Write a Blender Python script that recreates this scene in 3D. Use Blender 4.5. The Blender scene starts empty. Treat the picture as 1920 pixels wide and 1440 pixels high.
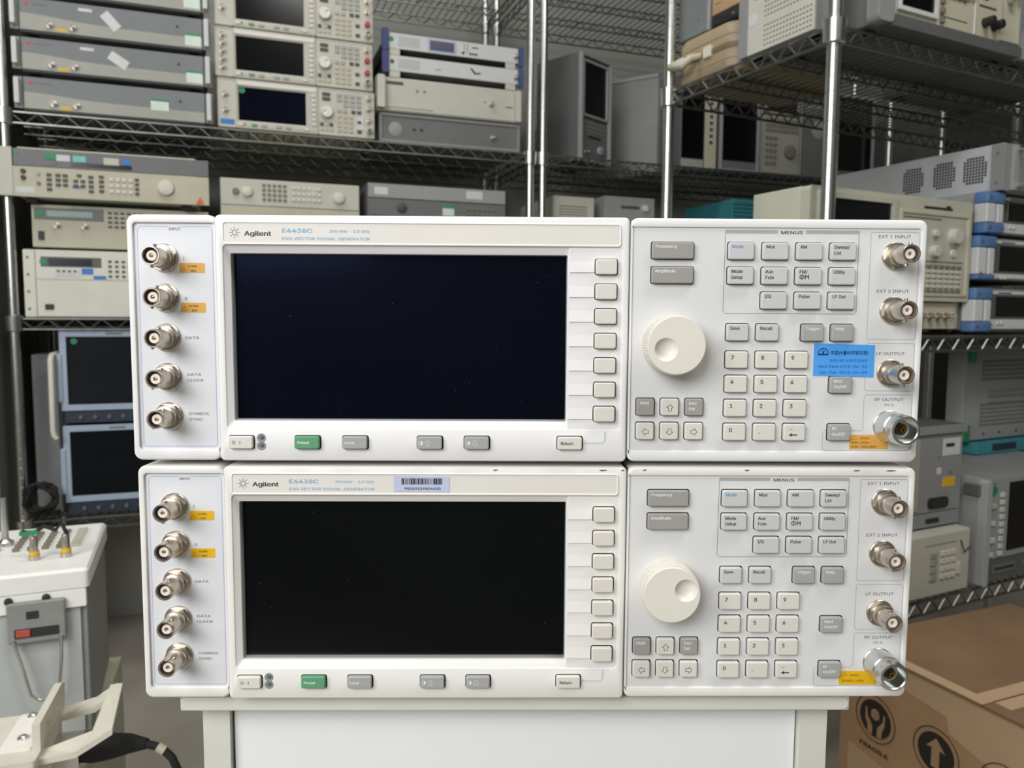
import bpy, math, random
from mathutils import Vector, Matrix
from mathutils.geometry import delaunay_2d_cdt
random.seed(7)
S = bpy.context.scene
COL = S.collection
PI = math.pi

# ------------------------------------------------------------------ camera
ZB = 0.82                                   # underside of the lower signal generator
CAM = (-0.0146914, -0.415297, ZB + 0.2116991)
def cam_matrix(yaw, pitch, roll):
    cy, sy, cp, sp = math.cos(yaw), math.sin(yaw), math.cos(pitch), math.sin(pitch)
    fwd = Vector((sy * cp, cy * cp, sp)); right = Vector((cy, -sy, 0)); down = fwd.cross(right)
    cr, sr = math.cos(roll), math.sin(roll)
    r = right * cr + down * sr; d = -right * sr + down * cr
    m = Matrix((r, -d, -fwd)).transposed().to_4x4()
    return Matrix.Translation(CAM) @ m
cd = bpy.data.cameras.new('camera'); cam = bpy.data.objects.new('camera', cd); COL.objects.link(cam)
cd.sensor_width = 36; cd.lens = 36 * 1448.6 / 1920; cd.clip_start = 0.02; cd.clip_end = 50
cam.matrix_world = cam_matrix(0.0139, -0.0847, -0.0056)
cd.dof.use_dof = True; cd.dof.focus_distance = 0.425; cd.dof.aperture_fstop = 17.0
S.camera = cam
# ------------------------------------------------------------------ light
S.view_settings.view_transform = 'Standard'; S.view_settings.look = 'None'
S.view_settings.gamma = 1; S.view_settings.use_curve_mapping = False
S.view_settings.exposure = -0.05
w = bpy.data.worlds.new('sky'); S.world = w; w.use_nodes = True
w.node_tree.nodes['Background'].inputs[0].default_value = (0.75, 0.85, 1.0, 1)
w.node_tree.nodes['Background'].inputs[1].default_value = 1.0
def area(name, loc, target, sx, sy, power, col=(1, 1, 1)):
    l = bpy.data.lights.new(name, 'AREA'); l.shape = 'RECTANGLE'; l.size = sx; l.size_y = sy
    l.energy = power; l.color = col
    o = bpy.data.objects.new(name, l); COL.objects.link(o); o.location = loc
    o.rotation_euler = (Vector(target) - Vector(loc)).to_track_quat('-Z', 'Y').to_euler()
    return o
area('door_daylight', (-1.15, -1.45, 1.98), (0.05, 0.0, 0.96), 1.6, 1.15, 50, (0.985, 0.99, 1.0))
area('left_fill_light', (-0.75, 0.8, 3.1), (-0.75, 0.85, 0), 1.5, 0.5, 19, (1.0, 0.99, 0.96))  # unseen fill added to brighten the left racks and floor
area('right_fill_light', (1.0, -0.55, 3.1), (0.9, 0.2, 0), 1.3, 0.4, 30, (1.0, 0.99, 0.96))  # second added fill, lifts the dark lower right; no fixture there

# ------------------------------------------------------------------ helpers
def lin(h):
    c = [int(h[i:i + 2], 16) / 255 for i in (0, 2, 4)]
    return tuple(x / 12.92 if x <= .04045 else ((x + .055) / 1.055) ** 2.4 for x in c)
MATS = {}
def mat(name, col, rough=.5, metal=0., var=.06, scale=30., bump=0., bscale=None, spec=.5, col2=None, coat=0, tint=None):
    m = bpy.data.materials.new(name); m.use_nodes = True; nt = m.node_tree; N = nt.nodes; L = nt.links
    b = N['Principled BSDF']; b.inputs['Roughness'].default_value = rough; b.inputs['Metallic'].default_value = metal
    b.inputs['Specular IOR Level'].default_value = spec
    if tint: b.inputs['Specular Tint'].default_value = (*tint, 1)
    if coat: b.inputs['Coat Weight'].default_value = coat
    c = lin(col); tc = N.new('ShaderNodeTexCoord')
    nz = N.new('ShaderNodeTexNoise'); nz.inputs['Scale'].default_value = scale; nz.inputs['Detail'].default_value = 4
    L.new(tc.outputs['Object'], nz.inputs['Vector'])
    r = N.new('ShaderNodeValToRGB')
    e = r.color_ramp.elements; e[0].position = .3; e[1].position = .7
    if col2: e[0].color = (*lin(col2), 1); e[1].color = (*c, 1)
    else: e[0].color = (*[x * (1 - var) for x in c], 1); e[1].color = (*[min(1, x * (1 + var * .5)) for x in c], 1)
    L.new(nz.outputs['Fac'], r.inputs['Fac']); L.new(r.outputs['Color'], b.inputs['Base Color'])
    if bump:
        n2 = N.new('ShaderNodeTexNoise'); n2.inputs['Scale'].default_value = bscale or scale * 6; n2.inputs['Detail'].default_value = 3
        L.new(tc.outputs['Object'], n2.inputs['Vector'])
        bp = N.new('ShaderNodeBump'); bp.inputs['Strength'].default_value = bump; bp.inputs['Distance'].default_value = .001
        L.new(n2.outputs['Fac'], bp.inputs['Height']); L.new(bp.outputs['Normal'], b.inputs['Normal'])
    MATS[name] = m; return m
for a in [
    ('frame_white', 'ECEAE8', .42, 0, .03, 14), ('frame_cream', 'ECE9E3', .42, 0, .04, 14), ('frame_beige', 'BFBCAD', .45, 0, .05, 14),  # last frame tone: darker, yellower beige for the shelf generators
    ('panel_white', 'E0E0E2', .5, 0, .03, 18), ('panel_grey', 'DEDDDB', .5, 0, .03, 18), ('plate_cream', 'E2DDD4', .5, 0, .03, 18),
    ('bezel_grey', 'C9C8C6', .5, 0, .03, 20), ('gasket_grey', '8B918F', .5, 0, .05, 20),
    ('key_soft', 'DED8CE', .5, 0, .04, 90), ('key_cream', 'DCD8CE', .5, 0, .04, 90), ('key_mid', 'CBCAC8', .5, 0, .04, 90),
    ('key_grey', 'A7A6A4', .5, 0, .04, 90), ('key_taupe', 'A09C97', .5, 0, .04, 90), ('key_green', '5E9B72', .5, 0, .05, 90),
    ('key_well', '1A1917', .7, 0, .1, 50), ('knob_cream', 'E4DFD2', .42, 0, .03, 40),
    ('ink_dark', '3F3E3F', .6, 0, .05, 40), ('ink_grey', '8E8E90', .6, 0, .05, 40), ('ink_white', 'E8E8E6', .6, 0, .03, 40),
    ('ink_blue', '8FB4D8', .6, 0, .05, 40), ('ink_keyblue', '6FA0CC', .6, 0, .05, 40), ('ink_line', 'B4B9DC', .6, 0, .03, 40), ('ink_rule', 'AEB0BA', .6, 0, .03, 40), ('ink_bar', 'AEAEAE', .6, 0, .03, 40),
    ('sticker_amber', 'E2A84E', .55, 0, .05, 90), ('sticker_yellow', 'EBB70F', .5, 0, .05, 90), ('ink_amber', '8A6224', .6, 0, .05, 40),
    ('sticker_blue', '4FA3F2', .5, 0, .03, 60), ('ink_navy', '12305E', .6, 0, .05, 40), ('sticker_lilac', 'BFC6DE', .5, 0, .03, 60), ('ink_black', '151515', .6, 0, .05, 40),
    ('nickel', 'CFC5B8', .34, 1, .08, 60), ('steel', 'DADAD6', .3, 1, .06, 60), ('insulator', 'F1E9E2', .45, 0, .03, 60), ('gold', 'D9A243', .28, 1, .05, 60), ('bore_dark', '2A2723', .6, 0, .1, 60),
    ('chrome', 'D2D2CF', .28, 1, .06, 40), ('wire', '8E8E8A', .38, 1, .15, 40),
    ('rubber', '1B1B1B', .75, 0, .15, 60), ('black_plastic', '222222', .5, 0, .1, 60), ('dark_panel', '2C2D2C', .5, 0, .1, 40),
    ('case_beige', 'B9B8A6', .55, 0, .06, 20), ('case_ivory', 'C6C4B6', .55, 0, .05, 20), ('case_grey', '8E8F8D', .55, 0, .06, 20), ('case_dark', '5E605E', .55, 0, .08, 20),
    ('face_beige', 'BEB9A2', .55, 0, .05, 20), ('face_cream', 'C4C2B3', .55, 0, .05, 20), ('face_slate', '787C7B', .5, 0, .05, 20), ('face_stone', 'A3A196', .5, 0, .05, 20), ('face_grey', '9A9C9A', .5, 0, .05, 20), ('face_charcoal', '6E6F6E', .5, 0, .05, 20),
    ('key_brown', '7D7868', .55, 0, .1, 60), ('key_dim', '4F4C46', .55, 0, .1, 60), ('key_pale', 'D6D2C4', .55, 0, .05, 60),
    ('green_label', '2D8A5C', .5, 0, .1, 60), ('mint_label', 'D3E0D3', .55, 0, .06, 60), ('teal_label', '7CC4BA', .55, 0, .06, 60), ('white_label', 'CFCFCD', .55, 0, .05, 60), ('red_label', 'C43A55', .5, 0, .08, 60), ('orange_label', 'D9622F', .5, 0, .08, 60), ('blue_label', '3F78C4', .5, 0, .06, 60), ('yellow_label', 'DDAF22', .5, 0, .06, 60),
    ('bumper_blue', '5577A6', .5, 0, .08, 40), ('bumper_slate', '3E5378', .5, 0, .08, 40), ('bumper_indigo', '393F70', .5, 0, .08, 40), ('scope_blue', 'A6B4C4', .5, 0, .05, 20), ('scope_navy', '2B3544', .5, 0, .1, 40),
    ('silver', 'C2C4C4', .38, .35, .04, 20), ('case_tan', 'A69478', .5, 0, .06, 20), ('case_tan_dark', '7C674D', .55, 0, .08, 20), ('paper_tan', 'BE9B74', .6, 0, .06, 40),
    ('cabinet_white', 'F4F4F4', .35, 0, .02, 8), ('cabinet_cream', 'DEDDD2', .5, 0, .05, 30), ('ridge_teal', '3F8C94', .5, 0, .08, 40), ('olive', 'A7A88F', .6, 0, .08, 20),
    ('bracket_cream', 'D8D3C2', .5, 0, .06, 40), ('console_grey', 'B3B5B3', .55, 0, .05, 20), ('console_white', 'ECEBE5', .5, 0, .04, 20), ('panel_warm', 'DBD9CA', .55, 0, .05, 20), ('handle_grey', '8A8A86', .5, 0, .08, 40), ('red_part', 'B05040', .5, 0, .1, 60), ('lead_clear', 'D8D8D8', .2, 0, .05, 40), ('print_black', '2B241E', .7, 0, .15, 90),
]: mat(*a)
mat('cardboard', 'BE9874', .8, 0, .08, 9, .25, 260, col2='AF8B67'); mat('cardboard_shaded', '947658', .8, 0, .08, 7, .25, 260, col2='84674B'); mat('tape', 'CAAA88', .5, 0, .05, 12)  # carton is one card: its top is darkened in colour for weaker light
mat('screen_blue', '06080F', .13, 0, .3, 9, .01, 900, spec=.45, tint=(.45, .5, 1.0)); mat('screen_black', '06070A', .16, 0, .3, 9, .01, 900, spec=.4)
mat('screen_dim', '14161A', .2, 0, .2, 20, spec=.4); mat('lcd_green', '8FA69C', .4, 0, .06, 30); mat('lcd_navy', '12164A', .25, 0, .1, 30)
mat('concrete', 'BEB6A9', .75, 0, .1, 2.5, .3, 60, col2='9A9288'); mat('wall_paint', 'A3A29B', .85, 0, .05, 2, .1, 40); mat('wall_dark', '767B75', .85, 0, .08, 2, .1, 40); mat('ceiling_paint', '8B8B87', .9, 0, .06, 2)

class MB:
    def __init__(s): s.v = []; s.f = []
    def add(s, vs, fs):
        n = len(s.v); s.v += [tuple(x) for x in vs]; s.f += [tuple(i + n for i in f) for f in fs]; return s
    def box(s, x0, x1, y0, y1, z0, z1):
        return s.add([(x, y, z) for z in (z0, z1) for y in (y0, y1) for x in (x0, x1)],
                     [(0, 2, 3, 1), (4, 5, 7, 6), (0, 1, 5, 4), (2, 6, 7, 3), (0, 4, 6, 2), (1, 3, 7, 5)])
    def loops(s, ls, cap0=True, cap1=True):
        n = len(ls[0]); vs = [p for l in ls for p in l]; fs = []
        for k in range(len(ls) - 1):
            for i in range(n):
                j = (i + 1) % n; fs.append((k * n + i, k * n + j, (k + 1) * n + j, (k + 1) * n + i))
        if cap0: fs.append(tuple(reversed(range(n))))
        if cap1: fs.append(tuple(range((len(ls) - 1) * n, len(ls) * n)))
        return s.add(vs, fs)
    # outline in x/z, extruded along y from back yb to front yf (yf < yb) with a chamfer b at the front (and bb at the back)
    def plate(s, x0, z0, x1, z1, yb, yf, r=.8, b=.4, bb=0, n=4):
        L = []
        if bb: L.append([(x, yb, z) for x, z in rrect(x0 + bb, z0 + bb, x1 - bb, z1 - bb, max(r - bb, .01), n)])
        o = rrect(x0, z0, x1, z1, r, n)
        L.append([(x, yb - bb, z) for x, z in o]); L.append([(x, yf + b, z) for x, z in o])
        if b:
            h = b * .35; L.append([(x, yf + h, z) for x, z in rrect(x0 + h, z0 + h, x1 - h, z1 - h, max(r - h, .01), n)])
            L.append([(x, yf, z) for x, z in rrect(x0 + b, z0 + b, x1 - b, z1 - b, max(r - b, .01), n)])
        return s.loops(L)
    def ring(s, o, ro, i, ri, yb, yf, b=1., b2=.4, n=5, depth=None):
        d = yb if depth is None else depth
        A = lambda q, r, g, y: [(x, y, z) for x, z in rrect(q[0] + g, q[1] + g, q[2] - g, q[3] - g, max(r - g, .01), n)]
        h = b * .3; h2 = b2 * .3
        return s.loops([A(o, ro, 0, yb), A(o, ro, 0, yf + b), A(o, ro, h, yf + h), A(o, ro, b, yf), A(i, ri, -b2, yf), A(i, ri, -h2, yf + h2), A(i, ri, 0, yf + b2), A(i, ri, 0, d)], False, False)
    def prism(s, pts, yb, yf):
        return s.loops([[(x, yb, z) for x, z in pts], [(x, yf, z) for x, z in pts]])
    def lathe(s, prof, cx=0, cz=0, n=24, cap0=True, cap1=True):      # profile (r, y), axis along y
        return s.loops([[(cx + r * math.cos(2 * PI * k / n), y, cz + r * math.sin(2 * PI * k / n)) for k in range(n)] for r, y in prof], cap0, cap1)
    def vlathe(s, prof, cx=0, cy=0, n=20):                           # profile (r, z), axis along z
        return s.loops([[(cx + r * math.cos(2 * PI * k / n), cy + r * math.sin(2 * PI * k / n), z) for k in range(n)] for r, z in prof])
    def tube(s, pts, r, n=6, caps=True):
        pts = [Vector(p) for p in pts]; L = []; ref = None
        for k, p in enumerate(pts):
            t = (pts[min(k + 1, len(pts) - 1)] - pts[max(k - 1, 0)]).normalized()
            if ref is None: ref = Vector((0, 0, 1)) if abs(t.z) < .9 else Vector((1, 0, 0))
            a = (ref - t * ref.dot(t)).normalized(); ref = a; b = t.cross(a)
            rr = r[k] if isinstance(r, (list, tuple)) else r
            L.append([p + (a * math.cos(2 * PI * i / n) + b * math.sin(2 * PI * i / n)) * rr for i in range(n)])
        return s.loops(L, caps, caps)
    def ribbon(s, pts, w, y, closed=False):                          # flat printed line on a panel
        m = len(pts); vs = []; fs = []
        for k in range(m):
            a = pts[(k - 1) % m] if (closed or k) else pts[k]; b = pts[(k + 1) % m] if (closed or k < m - 1) else pts[k]
            dx, dz = b[0] - a[0], b[1] - a[1]; l = math.hypot(dx, dz) or 1
            nx, nz = -dz / l * w / 2, dx / l * w / 2
            vs += [(pts[k][0] + nx, y, pts[k][1] + nz), (pts[k][0] - nx, y, pts[k][1] - nz)]
        for k in range(m if closed else m - 1):
            j = (k + 1) % m; fs.append((2 * k, 2 * k + 1, 2 * j + 1, 2 * j))
        return s.add(vs, fs)
    def mesh(s, name, material, scale=.001, smooth=0):
        m = bpy.data.meshes.new(name); m.from_pydata([(x * scale, y * scale, z * scale) for x, y, z in s.v], [], s.f)
        m.validate(); m.update()
        if material: m.materials.append(MATS[material])
        import bmesh
        bm = bmesh.new(); bm.from_mesh(m); bmesh.ops.recalc_face_normals(bm, faces=bm.faces); bm.to_mesh(m); bm.free()
        if smooth:
            for p in m.polygons: p.use_smooth = True
            m.set_sharp_from_angle(angle=math.radians(smooth))
        return m
def rrect(x0, z0, x1, z1, r, n=4):
    r = min(r, (x1 - x0) / 2 - 1e-4, (z1 - z0) / 2 - 1e-4); o = []
    for cx, cz, a0 in ((x1 - r, z1 - r, 0), (x0 + r, z1 - r, 90), (x0 + r, z0 + r, 180), (x1 - r, z0 + r, 270)):
        for k in range(n + 1):
            a = math.radians(a0 + 90 * k / n); o.append((cx + r * math.cos(a), cz + r * math.sin(a)))
    return o
def arc(cx, cz, r, a0, a1, n=10): return [(cx + r * math.cos(math.radians(a0 + (a1 - a0) * k / n)), cz + r * math.sin(math.radians(a0 + (a1 - a0) * k / n))) for k in range(n + 1)]

def link(name, me, parent=None, loc=(0, 0, 0)):
    o = bpy.data.objects.new(name, me); COL.objects.link(o); o.location = loc
    if parent: o.parent = parent
    return o
def part(name, mb, material, parent, loc=(0, 0, 0), scale=.001, smooth=0):
    return link(name, mb.mesh(name, material, scale, smooth), parent, loc)
def tag(o, label, cat, group=None):
    o['label'] = label; o['category'] = cat
    if group: o['group'] = group
    return o
def thing(name, label, cat, loc=(0, 0, 0), rz=0, group=None):
    o = bpy.data.objects.new(name, None); COL.objects.link(o); o.location = loc; o.rotation_euler = (0, 0, rz); o.empty_display_size = .05
    return tag(o, label, cat, group)
def struct(name, mb, material, loc=(0, 0, 0), rz=0):
    o = link(name, mb.mesh(name, material, 1)); o.location = loc; o.rotation_euler = (0, 0, rz); o['kind'] = 'structure'; return o
CACHE = {}
def cached(key, fn):
    if key not in CACHE: CACHE[key] = fn()
    return CACHE[key]
# lettering: queued, then all turned into flat meshes in one go
TEXTS = []
def text(parent, s, x, z, size, material, y=-.06, align='LEFT', width=None, bold=.0, name='lettering'):
    TEXTS.append((parent, s, x, z, size, material, y, align, width, bold, name))
def bundled_font():                         # the sans serif that ships inside Blender itself; its built-in face is the fallback
    try:
        import os
        p = os.path.join(bpy.utils.system_resource('DATAFILES', path='fonts'), 'Inter.woff2')
        return bpy.data.fonts.load(p)
    except Exception: return None
def flush_text():
    font = bundled_font()
    cur = {}
    for t in TEXTS:
        k = (t[1], t[7], t[9])
        if k not in cur:
            c = bpy.data.curves.new('lettering', 'FONT'); c.body = t[1]; c.size = 20
            if font and all(ord(ch) < 0x300 or ch in '≤Ω' for ch in t[1]): c.font = font
            c.align_x = t[7]; c.resolution_u = 3; c.fill_mode = 'NONE';  c.space_line = .8
            o = bpy.data.objects.new('lettering', c); COL.objects.link(o); cur[k] = o
    dg = bpy.context.evaluated_depsgraph_get(); dg.update()
    base = {}
    for k, o in cur.items():
        me = bpy.data.meshes.new_from_object(o.evaluated_get(dg))      # outlines only; filled here
        co = [v.co.xy.copy() for v in me.vertices]; ed = [tuple(e.vertices) for e in me.edges]
        pv, _, pf = delaunay_2d_cdt(co, ed, [], 0, 1e-5)[:3]
        seg = [(co[a], co[b]) for a, b in ed]
        def inside(f):
            x = sum(pv[i][0] for i in f) / len(f); y = sum(pv[i][1] for i in f) / len(f); n = 0
            for a, b in seg:
                if (a.y > y) != (b.y > y) and x < a.x + (y - a.y) / (b.y - a.y) * (b.x - a.x): n += 1
            return n & 1
        base[k] = ([Vector((p[0], p[1], 0)) / 20 for p in pv], [tuple(f) for f in pf if inside(f)]); bpy.data.meshes.remove(me)
    for o in cur.values():
        c = o.data; bpy.data.objects.remove(o); bpy.data.curves.remove(c)
    for parent, s, x, z, size, material, y, align, width, bold, name in TEXTS:
        vs, fs = base[(s, align, bold)]
        if not vs: continue
        if bold:                                     # heavier strokes: the same outline laid twice, a hair apart
            n0 = len(vs); b = 1.4 * bold
            vs, fs = [v + Vector((d, e, j * .008)) for j, (d, e) in enumerate(((-b, 0), (b, 0), (0, b * .7))) for v in vs], [tuple(i + n0 * k for i in f) for k in range(3) for f in fs]
        def mk():
            w0 = max(v.x for v in vs) - min(v.x for v in vs); sx = size if width is None else width / w0
            m = bpy.data.meshes.new(name); m.from_pydata([(v.x * sx * .001, -v.z * .002, v.y * size * .001) for v in vs], [], fs); m.materials.append(MATS[material]); return m
        me = cached(('txt', s, align, bold, size, material, width), mk)
        link(name, me, parent, (x * .001, y * .001, z * .001))

# ------------------------------------------------------------------ frames of the two rows of shelving
LA = math.radians(19); LO = Vector((-1.2614577, 1.584703, 0)); LU = Vector((math.cos(LA), math.sin(LA), 0)); LV = Vector((-math.sin(LA), math.cos(LA), 0))
RA = math.radians(26); RO = Vector((0.5610, 0.9647, 0)); RU = Vector((math.cos(RA), math.sin(RA), 0)); RV = Vector((-math.sin(RA), math.cos(RA), 0))
def LP(u, v, z): return LO + LU * u + LV * v + Vector((0, 0, z))
def RP(u, v, z): return RO + RU * u + RV * v + Vector((0, 0, z))

# ------------------------------------------------------------------ the room
def uvbox(u0, u1, v0, v1, z0, z1): return MB().box(u0, u1, v0, v1, z0, z1)
struct('floor', uvbox(-3.2, 5.2, -3.6, .75, -.1, 0), 'concrete', LO, LA)
struct('wall_back', uvbox(-3.2, 5.2, .60, .72, 0, 3.2), 'wall_paint', LO, LA)
struct('wall_left', uvbox(-3.2, -3.1, -3.6, .60, 0, 3.2), 'wall_paint', LO, LA)
struct('wall_right', uvbox(5.1, 5.2, -3.6, .60, 0, 3.2), 'wall_paint', LO, LA)
wf = MB().box(-3.1, -2.9, -3.6, -3.5, 0, 3.2).box(-.3, 5.1, -3.6, -3.5, 0, 3.2).box(-2.9, -.3, -3.6, -3.5, 2.9, 3.2).box(-2.9, -.3, -3.6, -3.5, 0, 1.2)
struct('wall_front', wf, 'wall_dark', LO, LA)
struct('wall_column', uvbox(-.75, -.045, -.02, .60, 0, 3.2), 'wall_dark', LO, LA)
struct('ceiling', uvbox(-3.2, 5.2, -3.6, .75, 3.2, 3.3), 'ceiling_paint', LO, LA)

# ------------------------------------------------------------------ shared small hardware (mm, axis pointing to -y)
def bnc_meshes():
    b = MB()
    b.lathe([(7.5, 0), (7.5, -1.0), (7.1, -1.4)], n=28)
    b.loops([[(6.9 * math.cos(PI / 3 * k + .3), y, 6.9 * math.sin(PI / 3 * k + .3)) for k in range(6)] for y in (-1.4, -3.4)])
    b.lathe([(5.6, -3.4), (5.6, -6.2), (4.3, -6.6), (4.3, -7.6), (4.85, -8.0), (4.85, -16.6), (4.6, -17), (4.15, -17), (4.05, -16.5), (4.05, -8.5)], n=28)
    for a in (80, 260):
        c, s_ = math.cos(math.radians(a)), math.sin(math.radians(a))
        b.tube([(4.5 * c, -13, 4.5 * s_), (6.1 * c, -13, 6.1 * s_)], 1.0, 8)
    body = b.mesh('bnc_body', 'nickel', smooth=35)
    ins = MB().lathe([(2.7, -8.6), (2.7, -15.2), (2.4, -15.5), (1.2, -15.5), (1.1, -14.5)], n=20).mesh('insulator', 'insulator', smooth=35)
    pin = MB().lathe([(.75, -9), (.75, -14.9), (.35, -15), (.3, -14)], n=12).mesh('center_pin', 'gold', smooth=35)
    return body, ins, pin
BNC = bnc_meshes()
def bnc(parent, x, z, y=0, rz=0, label=None):
    o = link('bnc_connector', BNC[0], parent, (x * .001, y * .001, z * .001)); o.rotation_euler = (0, rz, 0)
    link('insulator', BNC[1], o); link('center_pin', BNC[2], o)
    return o
def ntype_meshes():
    b = MB().lathe([(8.6, 0), (8.6, -.8), (8.2, -1.2), (8.2, -11), (7.4, -11.5), (7.4, -12.3), (8.0, -12.8), (8.0, -17.5), (7.4, -19), (6.4, -19.2), (5.9, -18.6), (5.7, -12), (5.4, -11.4)], n=36)
    body = b.mesh('n_body', 'steel', smooth=35)
    bore = MB().lathe([(5.4, -11), (3.2, -11.2), (3.2, -14), (2.6, -14)], n=24).mesh('bore', 'bore_dark', smooth=35)
    pin = MB().lathe([(1.7, -11), (1.7, -15.5), (1.5, -16.2), (.8, -16.2), (.7, -14)], n=14).mesh('center_pin', 'gold', smooth=35)
    return body, bore, pin
NTY = ntype_meshes()
def ntype(parent, x, z, y=0):
    o = link('n_type_connector', NTY[0], parent, (x * .001, y * .001, z * .001)); o['label'] = 'heavy silver threaded output connector'
    link('bore', NTY[1], o); link('center_pin', NTY[2], o); return o
def key_mesh(w, h, out, m):
    return cached(('key', round(w, 1), round(h, 1), out, m), lambda: MB().plate(0, -h, w, 0, .2, -out, 1.0, .55).mesh('key', m, smooth=18))
def well_mesh(w, h):
    return cached(('well', round(w, 1), round(h, 1)), lambda: MB().plate(-.45, -h - .35, w + .75, .45, .05, -.1, 1.3, 0).mesh('key_well', 'key_well'))
def key(parent, x, z, w, h, m, legend=None, ink='ink_dark', size=2.7, out=2.6, y=0, tx=1.3, tz=None, lead=3.1, well=True, name='key'):
    o = link(name, key_mesh(w, h, out, m), parent, (x * .001, y * .001, z * .001))
    if well: link('key_well', well_mesh(w, h), o)
    if legend:
        for k, s in enumerate(legend if isinstance(legend, list) else [legend]):
            text(o, s, tx, (-3.1 if tz is None else tz) - k * lead, size, ink, -out - .04, bold=.016)
    return o
def arrow_pts(d, r=1.9, sh=.95, hw=2.1):
    p = [(0, r), (-hw, 0), (-sh, 0), (-sh, -r), (sh, -r), (sh, 0), (hw, 0)]
    c, s = {'u': (1, 0), 'd': (-1, 0), 'l': (0, 1), 'r': (0, -1)}[d]
    return [(x * c - z * s, x * s + z * c) for x, z in p]
def arrow(parent, d, x, z, y, m, w=.32, k=1.0):
    return part('arrow_print', MB().ribbon([(x + a * k, z + b * k) for a, b in arrow_pts(d)], w, y, True), m, parent)

# ------------------------------------------------------------------ the signal generator (two in front, three more on the shelf)
MENU_X = (106.0, 124.3, 142.5, 160.7); MENU_Z = (118.4, 105.3, 92.2)
def signal_generator(label, loc, rz=0, group=None, style='top', full=True, frame='frame_white', bncs=5, caps=()):
    t = thing('signal_generator', label, 'signal generator', loc, rz, group)
    H = 131.0
    part('case', MB().plate(-210, 3, 210, 128, 400 if full else 380, 22, 3, 1), 'case_ivory', t)
    for fx, fy in ((-180, 40), (180, 40), (-180, 350), (180, 350)):
        part('foot', MB().box(fx - 12, fx + 12, fy - 12, fy + 12, -3.2, 4), 'rubber', t)
    # three bezel frames
    part('bezel_frame', MB().ring((-213, 0, -165.8, H), 4.5, (-209.7, 5.9, -166.5, 126.8), 2, 24, 0, 1.2, .3, depth=3), frame, t, smooth=50)
    cb = part('bezel_frame', MB().ring((-166, 0, 53.2, H), 2.5, (-162, 17.5, 49.5, 115.2), 2, 24, -1.2, 1.0, .3, depth=1), frame, t, smooth=50)
    part('bezel_frame', MB().ring((53.8, 0, 213, H), 4.0, (54.2, 5.8, 209.9, 126.3), 2, 24, 0, 1.2, .3, depth=3), frame, t, smooth=50)
    part('seam_strip', MB().box(53.0, 54.0, 2.5, 20, 1, 130), 'key_well', t)
    # display opening: sloping surround, gasket and glass
    sur = MB()
    o = rrect(-162, 17.5, 49.5, 115.2, 2, 5); o2 = rrect(-158.9, 21.5, 20.6, 111.2, .8, 5)
    sur.loops([[(x, -.6, z) for x, z in o], [(x, 1.6, z) for x, z in o2], [(x, 3.2, z) for x, z in o2]], False, False)
    part('display_surround', sur, frame, t, smooth=20)
    part('gasket', MB().ring((-160, 20, 22, 112.5), 1, (-158.3, 22.2, 20.2, 110.9), .6, 6, 3.0, .1, .6, depth=7), 'gasket_grey', t)
    part('display_glass', MB().box(-160, 22, 6, 8, 19, 113), 'screen_blue' if style == 'top' else 'screen_black', t)
    # panels
    lp = part('input_panel', MB().plate(-209.9, 5.7, -166, 127, 8, 1.4, 1, 0), 'panel_white' if full else 'face_cream', t)
    rp = part('control_panel', MB().plate(54.0, 5.6, 210.1, 126.5, 8, .8, 1, 0), 'panel_grey' if full else 'face_cream', t)
    sp = part('softkey_panel', MB().plate(21.0, 17.6, 50.5, 115.1, 4, -.7, 1.5, .3), frame, t)
    nm = part('name_strip', MB().plate(-161.4, 116.2, 48.0, 126.9, 1, -1.35, 1.2, .1), 'plate_cream', t)
    part('name_strip_rim', MB().ring((-162.0, 115.4, 48.7, 127.4), 1.6, (-161.2, 116.4, 47.8, 126.7), 1.2, 0, -1.75, .3, .3), frame, t, smooth=50)
    for k in range(7):
        z = 104.9 - k * 13.12
        key(t, 35.2, z + 4.0, 11.2, 8.0, 'key_soft', out=2.8, y=-.7, name='softkey')
        if full: part('softkey_tab', MB().loops([[(21.4, yy, z - 2.9), (34.6, yy, z - 2.9), (34.6, yt, z + 2.9), (21.4, yt, z + 2.9)] for yy, yt in ((-.5, -.5), (-1.3, -.75))]), frame, t)
    by = -1.2
    key(t, -160.8, 13.6, 12.8, 6.7, 'key_cream', out=2.4, y=by, well=full, name='power_key')
    key(t, -125.6, 13.7, 13.2, 6.8, 'key_green', 'Preset' if full else None, 'ink_white', 3.0, 2.4, by, 1.6, -4.1)
    key(t, -100.0, 13.7, 13.2, 6.8, 'key_grey', 'Local' if full else None, 'ink_white', 3.0, 2.4, by, 1.2, -4.1)
    for x, d in ((-59.8, 'u'), (-34.5, 'd')):
        k = key(t, x, 13.7, 13.2, 6.8, 'key_grey', None, 'ink_white', 2.6, 2.4, by)
        if full:
            arrow(k, d, 5.6, -3.4, -2.46, 'ink_white', .25, .75)
            part('contrast_print', MB().prism(arc(2.1, -3.4, 1.1, -90, 90, 10), -2.4, -2.46), 'ink_white', k)
            part('contrast_print', MB().ribbon(arc(2.1, -3.4, 1.05, 90, 270, 10), .25, -2.46), 'ink_white', k)
    key(t, 15.7, 13.8, 13.2, 6.9, 'key_cream', 'Return' if full else None, 'ink_dark', 3.2, 2.4, by, 1.7, -4.3)
    for z in (12.5, 8.2):
        part('led_recess', MB().lathe([(2.5, -1.15), (2.4, -1.34), (2.0, -1.36), (1.9, -1.24)], -143.8, z, 18), 'gasket_grey', t, smooth=30)
        part('indicator_lamp', MB().lathe([(1.3, -1.2), (1.2, -1.4), (.6, -1.6)], -143.6, z + .3, 12), 'case_dark', t, smooth=40)
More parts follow.
